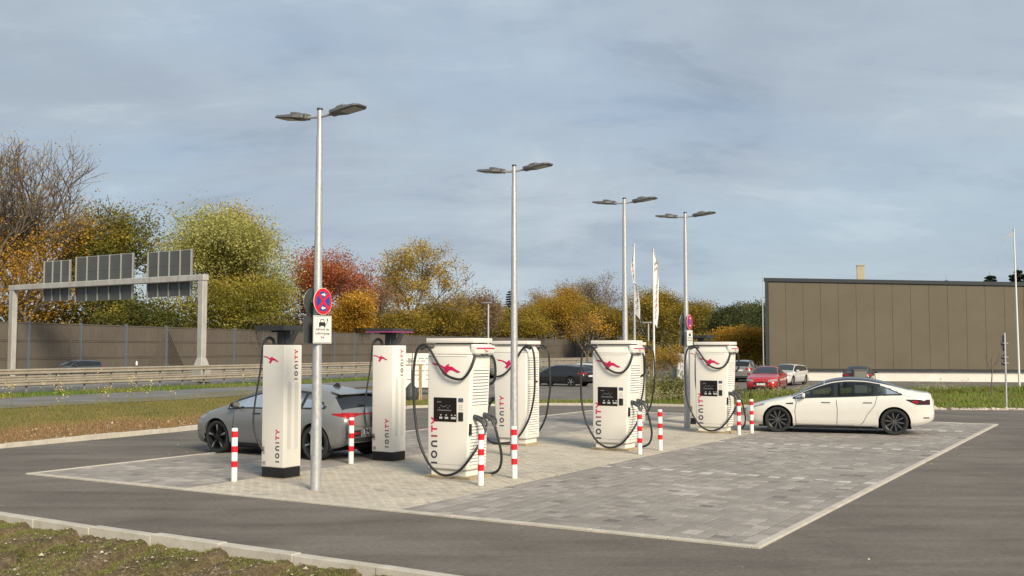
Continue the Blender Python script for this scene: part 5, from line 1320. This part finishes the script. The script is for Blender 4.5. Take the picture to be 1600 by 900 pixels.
for sg in (1, -1):
    B.line(sg, [(1.36, .27), (1.32, .55), (1.34, .92)]); B.line(sg, [(2.22, .27), (2.25, .6), (2.2, .97)]); B.line(sg, [(3.2, 1.02), (3.15, .8), (2.95, .5), (2.8, .27)])
    B.side('sill_trim', sg, lin(1.24, 3.14, 10), lambda x: .195, lambda x: .265, M_BLACK, 2, .008)
    B.side('tail_lamp', sg, lin(4.0, 4.29, 10), lambda x: .85 + .06 * (4.29 - x) / .29 , lambda x: .94 - .01 * (4.29 - x) / .29, M_TAIL, 3, .006)
    B.side('head_lamp', sg, lin(.10, .46, 8), lambda x: .67 + .2 * (x - .1), lambda x: .74 + .22 * (x - .1), M_HEAD, 3, .005)
    B.end('tail_lamp', True, lin(*((.42, .76, 8) if sg > 0 else (-.76, -.42, 8))), lambda y: .885 - .06 * (abs(y) - .42) / .34, lambda y: .925 + .02 * (abs(y) - .42) / .34, M_TAIL, 3, .010)
    B.end('fog_lamp', True, lin(*((.40, .66, 6) if sg > 0 else (-.66, -.40, 6))), lambda y: .525, lambda y: .56, M_TAIL, 2, .012)
    B.end('bumper_vent', True, lin(*((.36, .74, 6) if sg > 0 else (-.74, -.36, 6))), lambda y: .47 - .1 * max(0, abs(y) - .5), lambda y: .60, M_BLACK, 2, .006)
B.end('light_bar', True, lin(-.44, .44, 13), lambda y: .895, lambda y: .92, M_TAIL, 2, .010)
B.end('diffuser', True, lin(-.66, .66, 15), lambda y: .37 + .02 * abs(y), lambda y: .455, M_BLACK, 3, .014)
B.end('tailgate_gap', True, lin(-.6, .6, 13), lambda y: .655 + .10 * y * y, lambda y: .662 + .10 * y * y, M_GAP, 1, .004)
B.plate(True, .575, 'ST·K220E')
m = MB(); h, n = B.hit((4, 0, .79), (-1, 0, 0)); m.stroke([(-.05, .05), (-.015, .0), (-.03, -.05)], .018, h + Vector((.008, 0, 0)), Y_, Z_, X_ * .006); m.stroke([(.05, .05), (.015, .0), (.03, -.05)], .018, h + Vector((.008, 0, 0)), Y_, Z_, X_ * .006); m.build('tailgate_emblem', M_DGREY, B.rt)
m = MB(); xs_ = 3.68 - B.off; m.hexa([(xs_, -.53, 1.345), (xs_ + .27, -.55, 1.295), (xs_ + .27, .55, 1.295), (xs_, .53, 1.345)], [(xs_, -.53, 1.378), (xs_ + .27, -.55, 1.32), (xs_ + .27, .55, 1.32), (xs_, .53, 1.378)]); m.v = [(a, b, c - .02) for a, b, c in m.v]; m.build('roof_spoiler', P_GREY, B.rt, bevel=.008, seg=1)
MB().hexa([(3.25 - B.off, -.03, 1.41), (3.45 - B.off, -.03, 1.39), (3.45 - B.off, .03, 1.39), (3.25 - B.off, .03, 1.41)], [(3.36 - B.off, -.008, 1.495), (3.43 - B.off, -.008, 1.485), (3.43 - B.off, .008, 1.485), (3.36 - B.off, .008, 1.495)]).build('roof_aerial', M_BLACK, B.rt)
MB().tube([(4.13 - B.off, .0, 1.06), (4.12 - B.off, -.20, 1.09)], .012, 6).build('rear_wiper', M_BLACK, B.rt)
B.open_windows(1.10, 3.80, (2.2, 3.18), CB)
# charging lead from the second post down to the car
pA = W(5.06 - .23, 9.09 + .17, .47); pB_ = W(4.72, 10.35, .80)
cb = MB().tube(smooth_pts([pA, pA.lerp(pB_, .25) + Vector((0, 0, .12)), pA.lerp(pB_, .55) + Vector((0, 0, .26)), pA.lerp(pB_, .75) + Vector((0, 0, .42)), W(4.95, 9.9, 1.05)], 6), .014, 8).build('charging_cable', M_RUBBER, smooth=True)
tag(cb, 'black charging cable running from the second slim post to the grey car', 'cable')

# --- more distant cars
def far_car(label, x, y, rz, H, L, Wd, col, kind, name='parked_car', metal=.2, rimm=None, head=True, z=None):
    k = H / 1.45; l = L / 4.6; w = Wd / 2
    P = paint(label.split()[0] + '_far_paint_' + str(len(bpy.data.materials)), col, metal)
    if kind == 'saloon': top = [(0, .62), (.03, .70), (.3, .84), (.7, .93), (1.15, 1.0), (1.4, 1.12), (1.85, 1.34), (2.2, 1.44), (2.7, 1.45), (3.2, 1.40), (3.6, 1.25), (3.95, 1.10), (4.3, 1.06), (4.55, 1.02), (4.6, .9)]
    elif kind == 'estate': top = [(0, .62), (.03, .70), (.3, .84), (.7, .93), (1.15, 1.0), (1.4, 1.12), (1.85, 1.34), (2.2, 1.44), (2.8, 1.45), (3.6, 1.41), (4.15, 1.35), (4.32, 1.22), (4.5, 1.0), (4.57, .95), (4.6, .85)]
    else: top = [(0, .66), (.03, .76), (.3, .93), (.7, 1.0), (1.1, 1.05), (1.3, 1.15), (1.7, 1.35), (2.0, 1.44), (2.7, 1.45), (3.6, 1.43), (4.25, 1.37), (4.4, 1.2), (4.53, 1.0), (4.58, .95), (4.6, .85)]
    top = [(a * l, b * k) for a, b in top]; zb_ = 1.02 if kind == 'suv' else .97
    belt = [(0, .54 * k), (.3 * l, .74 * k), (.8 * l, .85 * k), (1.3 * l, .91 * k), (2.6 * l, .95 * k), (3.8 * l, zb_ * k), (4.3 * l, .98 * k), (L, .8 * k)]
    sp = dict(L=L, axles=(.88 * l, 3.62 * l), rw=.33 * (1.08 if kind == 'suv' else 1), arch=.385 * (1.08 if kind == 'suv' else 1), rim=.70, paint=P, rimback=M_RIMB, rimmat=rimm or M_RIMS, spokes=5, spw=(.025, .04), top=top, belt=belt,
        wid=[(0, w - .32), (.03, w - .24), (.12, w - .13), (.35, w - .05), (.8, w - .005), (2.5 * l, w), (L - .7, w - .02), (L - .3, w - .06), (L - .05, w - .13), (L, w - .2)],
        roofw=[(0, w - .45), (.3, w - .22), (1.1 * l, w - .16), (1.8 * l, w - .27), (2.4 * l, w - .32), (3.6 * l, w - .33), (L - .3, w - .24), (L, w - .3)],
        drop=[(0, .04), (1.0 * l, .04), (1.4 * l, .07), (2.0 * l, .10), (3.4 * l, .10), (3.9 * l, .06 if kind == 'saloon' else .09), (L, .03)],
        sill=[(0, .26), (.1, .22), (.5, .20), (3.5 * l, .20), (L - .2, .27), (L, .34)])
    c = Car(label, (x, y, gz(y) + .006 if z is None else z), rz, sp, name=name, group='cars parked in the far lot' if name == 'parked_car' else None)
    c.topp('windscreen', lin(1.22 * l, 2.02 * l, 10), 0, M_GLASS2, .006, lambda q: 6.35)
    rw = {'saloon': (3.2, 3.86), 'estate': (4.2, 4.48), 'suv': (4.28, 4.5)}[kind]
    c.topp('rear_window', lin(rw[0] * l, rw[1] * l, 8), 0, M_GLASS, .006, lambda q: 6.3)
    c.windows(1.34 * l, (3.72 if kind == 'saloon' else 4.12) * l, (2.4 * l, 3.3 * l), M_GLASS, gap=.06)
    c.mirror(1.6 * l, .96 * k, P)
    c.handle(2.15 * l, .86 * k, P, 2, .95 * l)
    for sg in (1, -1):
        c.side('tail_lamp', sg, lin(L - .42, L - .06, 7), lambda q: .80 * k, lambda q: .93 * k, M_TAIL, 3, .008)
        c.end('tail_lamp', True, lin(*((w - .50, w - .22, 5) if sg > 0 else (-w + .22, -w + .50, 5))), lambda q: .81 * k, lambda q: .92 * k, M_TAIL, 3, .008)
        c.end('head_lamp', False, lin(*((w - .52, w - .25, 6) if sg > 0 else (-w + .25, -w + .52, 6))), lambda q: .60 * k + .06 * (abs(q) - w + .5), lambda q: .69 * k + .08 * (abs(q) - w + .5), M_HEAD, 3, .008)
        c.side('head_lamp', sg, lin(.08, .42, 6), lambda q: .62 * k + .06 * q, lambda q: .71 * k + .09 * q, M_HEAD, 3, .008)
        c.line(sg, [(2.42 * l, .3), (2.42 * l, .9 * k)], .006); c.line(sg, [(1.42 * l, .3), (1.42 * l, .88 * k)], .006)
    c.end('grille', False, lin(-.42, .42, 9), lambda q: .42 + .10 * q * q, lambda q: .57 * k - .12 * q * q, M_BLACK, 3, .008)
    c.end('lower_intake', False, lin(-.62, .62, 9), lambda q: .27, lambda q: .35, M_BLACK, 2, .008)
    c.end('bumper_trim', True, lin(-.6, .6, 9), lambda q: .36, lambda q: .46, M_BLACK, 2, .008)
    c.plate(True, .70 * k if kind != 'suv' else .78 * k); c.plate(False, .46)
    return c
def face_cam(x, y, extra=0): return math.atan2(y, x) + R(extra)       # nose towards the camera
far_car('red saloon facing us beside the grass strip', px(1209, 60.5), 62.2, face_cam(px(1209, 60), 60, -9), 1.48, 4.7, 1.86, (.50, .012, .018), 'saloon')
far_car('white estate car behind the red saloon', px(1238, 71), 72.5, face_cam(px(1238, 72), 72, -18), 1.46, 4.7, 1.83, (.72, .71, .68), 'estate')
far_car('silver SUV seen from behind, left of the red saloon', px(1166, 79), 80, face_cam(px(1166, 79), 79, 172), 1.66, 4.6, 1.88, (.26, .26, .25), 'suv', metal=.5)
far_car('black car seen from behind over the roof of the white saloon', px(1353, 66), 67.5, face_cam(px(1353, 66), 66, 176), 1.42, 4.6, 1.85, (.018, .018, .02), 'saloon')
far_car('black estate car parked between the two middle chargers', px(878, 69.5), 70.5, R(-38), 1.45, 4.7, 1.82, (.014, .015, .018), 'estate')
far_car('white estate car half hidden beyond the black estate', px(914, 76), 77.0, R(-48), 1.46, 4.6, 1.82, (.70, .70, .68), 'estate')
far_car('dark car just behind the middle right charger in the far lot', px(930, 80), 82.0, R(-48), 1.5, 4.5, 1.82, (.03, .033, .04), 'suv')
far_car('dark grey car driving on the highway under the gantry', px(118, 78), 78, math.atan2(HD.y, HD.x), 1.46, 4.5, 1.84, (.05, .06, .062), 'estate', name='highway_car', z=-.05)

# box standing on the roof of the white saloon in view: a small cabinet in the lot behind it
YG = 52.0; rt = thing('switch_cabinet', 'small grey cabinet showing just above the roof of the white saloon', 'cabinet', (px(1341, YG), YG, gz(YG) - .02), R(3))
h_ = ht(578, YG) - gz(YG); wd_ = 21 / 1627. * YG / 2
MB().box(-wd_, wd_, -.16, .16, 0, h_).build('housing', plain('cabinet_grey', (.12, .115, .105), .6, var=.1), rt, bevel=.015, seg=1)
MB().box(-wd_ + .04, wd_ - .04, -.17, -.161, .1, h_ - .06).build('door', plain('cabinet_door', (.14, .135, .125), .6, var=.1), rt)
MB().box(-wd_ - .02, wd_ + .02, -.19, .19, h_ + .002, h_ + .04).build('lid', plain('cabinet_grey', (.12, .115, .105)), rt)
# pale garden sheds / containers far behind the small autumn tree
for i, (xx, wv, l) in enumerate(((1066, .9, 'pale grey metal locker beyond the lot, right of the autumn tree'), (1056, .7, 'grey ribbed locker beyond the lot, left of the pale one'))):
    Yg = 88 + i; rt = thing('locker', l, 'cabinet', (px(xx, Yg), Yg, gz(Yg)), 0); h_ = 2.1
    MB().box(-wv / 2, wv / 2, 0, .6, 0, h_).build('housing', plain('locker_%d' % i, (.34, .36, .38) if i else (.5, .52, .54), .6, .2), rt)
    for q in range(4): MB().box(-wv / 2 + wv * (q + .12) / 4, -wv / 2 + wv * (q + .42) / 4, -.02, -.001, .05, h_ - .05).build('rib', M_GALV, rt)
# ------------------------------------------------------------------ grass, flowers, pebbles
def blades(X, Y, Z, h, wd, pal, f, lean=.45):
    n = len(X); a = rng.uniform(0, 6.28, n); h = h * rng.uniform(.5, 1.3, n); l = lean * h * rng.uniform(.1, 1.2, n); b = rng.uniform(0, 6.28, n)
    base = np.column_stack([X, Y, Z]); sx = np.column_stack([np.cos(a), np.sin(a), np.zeros(n)]) * (wd * rng.uniform(.6, 1.3, n))[:, None]
    tip = base + np.column_stack([np.cos(b) * l, np.sin(b) * l, h])
    q = np.stack([base - sx, base + sx, tip], 1).reshape(-1, 3); return q, np.repeat(tone_pick(pal, n, f), 3, 0)
GRASS = [(.14, .095, .05), (.15, .125, .04), (.11, .12, .028), (.075, .11, .02), (.06, .10, .018)]
DRY = [(.16, .10, .05), (.17, .11, .052), (.15, .115, .042), (.125, .108, .034), (.105, .10, .03)]
GZ = np.vectorize(gz)
def wxy(S, T): return BX + CS * S - SN * T, BY + SN * S + CS * T
def lkt(S): return np.interp(S, [p[0] for p in LK], [p[1] for p in LK])
# left verge between kerb and slip road: brown near the kerb, greener beyond
n = 120000; S = rng.uniform(-2, 34, n); u = rng.random(n) ** 1.25; T = np.where(S < 19.4, lkt(S), 20.5 + (S - 19.4) * .3) + .2 + u * 17.5
X, Y = wxy(S, T); k = (Y > 22)
nv = np.clip(.25 + .75 * (u - .12) / .4, 0, 1) + .22 * np.sin(X * .9) * np.cos(Y * .5) + .15 * np.sin(X * 2.3 + Y)
strip = np.exp(-((u - .14) / .09) ** 2); nv = nv - .45 * strip
q, tn = blades(X[k], Y[k], GZ(Y[k]) - .03, .075, .014, DRY, np.clip(nv[k], 0, 1))
stuff(add('left_verge_grass', np_mesh('left_verge_grass', q, 3, M_BLADE, tn)), 'short patchy brown and green grass left of the yard')
# beyond the slip road, under the guard rail
n = 30000; a = rng.uniform(-30, 70, n); o = rng.uniform(-3.2, .7, n); X = HO.x + HD.x * a + HN.x * o; Y = HO.y + HD.y * a + HN.y * o
q, tn = blades(X, Y, GZ(Y) - .035, .20, .03, GRASS, .72 + .25 * np.sin(a * .7))
stuff(add('rail_grass', np_mesh('rail_grass', q, 3, M_BLADE, tn)), 'green grass under the guard rail')
# grass strip behind the yard
n = 110000; X = rng.uniform(-9, 42, n); Y = rng.uniform(36, 70, n); s_, t_ = (X - BX) * CS + (Y - BY) * SN, -(X - BX) * SN + (Y - BY) * CS
ts = np.array([p[1] for p in BK])[::-1]; ss = np.array([p[0] for p in BK])[::-1]; sb = np.interp(t_, ts, ss)
lotx = [-9, -5.5, 4, 6.9, 14.1, 19, 32.8, 70]; loty = [49.3, 49.3, 50, 56, 59.6, 62, 67, 78]
k = (s_ > sb + .2) & (Y < np.interp(X, lotx, loty) + .1) & ~((s_ < sb + 2.2) & (t_ < 4.5) & (rng.random(n) < .93))
mound = np.exp(-(((X - 8.0) / 2.3) ** 2 + ((Y - 51) / 4) ** 2))
hh = .16 + .18 * mound + .14 * (np.interp(X, lotx, loty) - Y < 2.5) * (X > 13)
q, tn = blades(X[k], Y[k], GZ(Y[k]) - .035, hh[k], .022, [(.13, .10, .035), (.12, .125, .03), (.10, .125, .024), (.085, .125, .02)], np.clip(.6 + .3 * np.sin(X[k] * .8) * np.cos(Y[k]), 0, 1))
stuff(add('back_strip_grass', np_mesh('back_strip_grass', q, 3, M_BLADE, tn)), 'green grass strip behind the yard')
# low shrub mound right of the second flag pole
C = rng.normal(0, 1, (9000, 3)) * np.array([1.5, 1.6, .55]); C[:, 2] = np.abs(C[:, 2]); C = C[(C[:, 0] / 3.2) ** 2 + (C[:, 1] / 3.4) ** 2 + (C[:, 2] / 1.55) ** 2 < 1]
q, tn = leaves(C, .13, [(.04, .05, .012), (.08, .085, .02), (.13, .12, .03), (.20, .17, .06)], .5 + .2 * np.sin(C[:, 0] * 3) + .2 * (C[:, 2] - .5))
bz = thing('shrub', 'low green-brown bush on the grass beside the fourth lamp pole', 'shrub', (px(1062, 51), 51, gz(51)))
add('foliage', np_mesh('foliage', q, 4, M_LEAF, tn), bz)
m = MB()
for k_ in range(9):
    a = random.uniform(0, 6.28); r_ = random.uniform(.4, 1.6); m.tube([(0, 0, 0), (r_ * .5 * math.cos(a), r_ * .5 * math.sin(a), .4), (r_ * math.cos(a), r_ * math.sin(a), random.uniform(.6, 1.2))], [.02, .012, .005], 4)
m.build('stems', M_BARK, bz)
# weeds: tall flowering stalks along verges
def weeds(pts, label, name, hs, col):
    V, Tn = [], []
    for (x, y) in pts:
        h = random.uniform(*hs); c = np.array([[x, y, gz(y) + h]]) + rng.normal(0, 1, (26, 3)) * np.array([.10, .10, h * .22]); q, tn = leaves(c, .055, col, rng.random(26)); V.append(q); Tn.append(tn)
        a, ta = blades(np.full(5, x) + rng.normal(0, .05, 5), np.full(5, y), np.full(5, gz(y)), h * 1.0, .008, [(.12, .11, .03), (.10, .12, .03)], rng.random(5), .25)
        a = np.concatenate([a.reshape(-1, 3, 3), a.reshape(-1, 3, 3)[:, 2:3]], 1).reshape(-1, 3); V.append(a); Tn.append(np.vstack([np.repeat(ta.reshape(-1, 3, 3)[:, :1], 4, 1).reshape(-1, 3)]))
    stuff(add(name, np_mesh(name, np.vstack(V), 4, M_BLADE, np.vstack(Tn))), label)
pts = [(px(x, Y_w), Y_w) for x, Y_w in ((5, 42), (22, 43), (92, 40), (97, 39), (70, 41.5), (104, 40), (155, 44), (165, 42.5), (172, 43), (205, 47), (208, 46), (228, 48), (238, 49), (271, 50), (15, 39), (380, 55), (388, 54))]
weeds(pts, 'tall yellow flowering weeds on the left verge', 'yellow_weeds', (.5, 1.1), [(.40, .26, .02), (.45, .36, .06), (.5, .45, .2)])
pts = [(px(random.uniform(1010, 1090), Y_w), Y_w) for Y_w in rng.uniform(45.5, 50, 55)] + [(px(random.uniform(1430, 1520), Y_w), Y_w) for Y_w in rng.uniform(58, 62, 26)] + [(px(random.uniform(1180, 1290), Y_w), Y_w) for Y_w in rng.uniform(48, 58, 40)]
weeds(pts, 'pale dry weeds on the grass strip behind the yard', 'dry_weeds', (.25, .6), [(.16, .13, .06), (.24, .21, .12), (.32, .30, .2)])
# foreground slope: moss and grass tufts, small stones
def zverge(S, T):
    i = np.clip(((-3.26 - S) / (8.5 - 3.26)) * (ns - 1), 0, ns - 1).astype(int); j = np.clip((T + 4) / 18 * (nt - 1), 0, nt - 1).astype(int); return ZZ[i, j]
n = 200000; S = -3.28 - 4.2 * rng.random(n); T = rng.uniform(-.5, 12.5, n)
pm = .15 + nz(S * 1.7, T * 1.5, 21) + .8 * nz(S * 5, T * 5, 22) + .9 * np.exp(-((S + 3.35) / .25) ** 2); k = pm > .30 + rng.uniform(-.35, .35, n); S, T = S[k], T[k]
X, Y = wxy(S, T)
q, tn = blades(X, Y, zverge(S, T) - .006, .030, .0045, [(.13, .10, .03), (.12, .12, .028), (.10, .125, .022), (.085, .12, .018)], rng.random(len(X)), .8)
stuff(add('slope_grass', np_mesh('slope_grass', q, 3, M_BLADE, tn)), 'thin moss and grass on the bare soil slope')
def pebbles(X, Y, Z, size, pal, name, label):
    n = len(X); d = np.array([[1, 0, 0], [-.5, .87, 0], [-.5, -.87, 0], [0, 0, 1]]); out = []
    for f in ((0, 1, 3), (1, 2, 3), (2, 0, 3)):
        out.append(d[list(f)])
    out = np.array(out); sz = size * np.exp(rng.normal(0, .45, n)); a = rng.uniform(0, 6.28, n); c, s = np.cos(a), np.sin(a)
    P = out[None] * sz[:, None, None, None] * np.array([1, .8, .7]) * 1.0
    Xr = P[..., 0] * c[:, None, None] - P[..., 1] * s[:, None, None]; Yr = P[..., 0] * s[:, None, None] + P[..., 1] * c[:, None, None]
    q = np.stack([Xr + X[:, None, None], Yr + Y[:, None, None], P[..., 2] + Z[:, None, None]], -1).reshape(-1, 3)
    stuff(add(name, np_mesh(name, q, 3, M_STONE, np.repeat(tone_pick(pal, n, rng.random(n)), 9, 0))), label)
n = 26000; S = -3.28 - 4.2 * rng.random(n); T = rng.uniform(-.5, 12.5, n); X, Y = wxy(S, T)
pebbles(X, Y, zverge(S, T) - .003, .011, [(.05, .038, .024), (.075, .058, .038), (.11, .085, .055), (.13, .11, .08), (.27, .25, .2)], 'slope_stones', 'small pale stones scattered over the soil slope')
n = 9000; T = rng.uniform(-14, 4.6, n); S = np.interp(T, ts, ss) + rng.uniform(.1, 2.1, n); X, Y = wxy(S, T)
pebbles(X, Y, GZ(Y) - .02, .035, [(.14, .115, .09), (.24, .20, .17), (.36, .32, .28)], 'gravel_strip', 'grey gravel along the edge of the right grass strip')
n = 900; S = rng.uniform(2, 19, n); T = lkt(S) + rng.uniform(.15, 5, n); X, Y = wxy(S, T)
pebbles(X, Y, GZ(Y) - .02, .022, [(.2, .15, .08), (.34, .30, .22), (.40, .30, .08)], 'verge_litter', 'fallen leaves and stones on the left verge')
n = 150; S = rng.uniform(-3, 21, n); T = np.where(rng.random(n) < .5, rng.uniform(-9, 0, n), rng.uniform(13.3, 18, n)); X, Y = wxy(S, T)
pebbles(X, Y, np.full(n, .001), .009, [(.22, .16, .06), (.30, .26, .2), (.4, .36, .30)], 'asphalt_litter', 'scattered grit and small leaves on the asphalt')
n = 500; S = rng.uniform(.1, 21.8, n); T = rng.choice([.16, 13.0, 5.1, 9.2], n) + rng.normal(0, .12, n); X, Y = wxy(S, T)
pebbles(X, Y, np.full(n, .016), .009, [(.16, .11, .05), (.24, .19, .12), (.12, .09, .05)], 'paving_litter', 'grit and leaf bits caught along the paving edges')
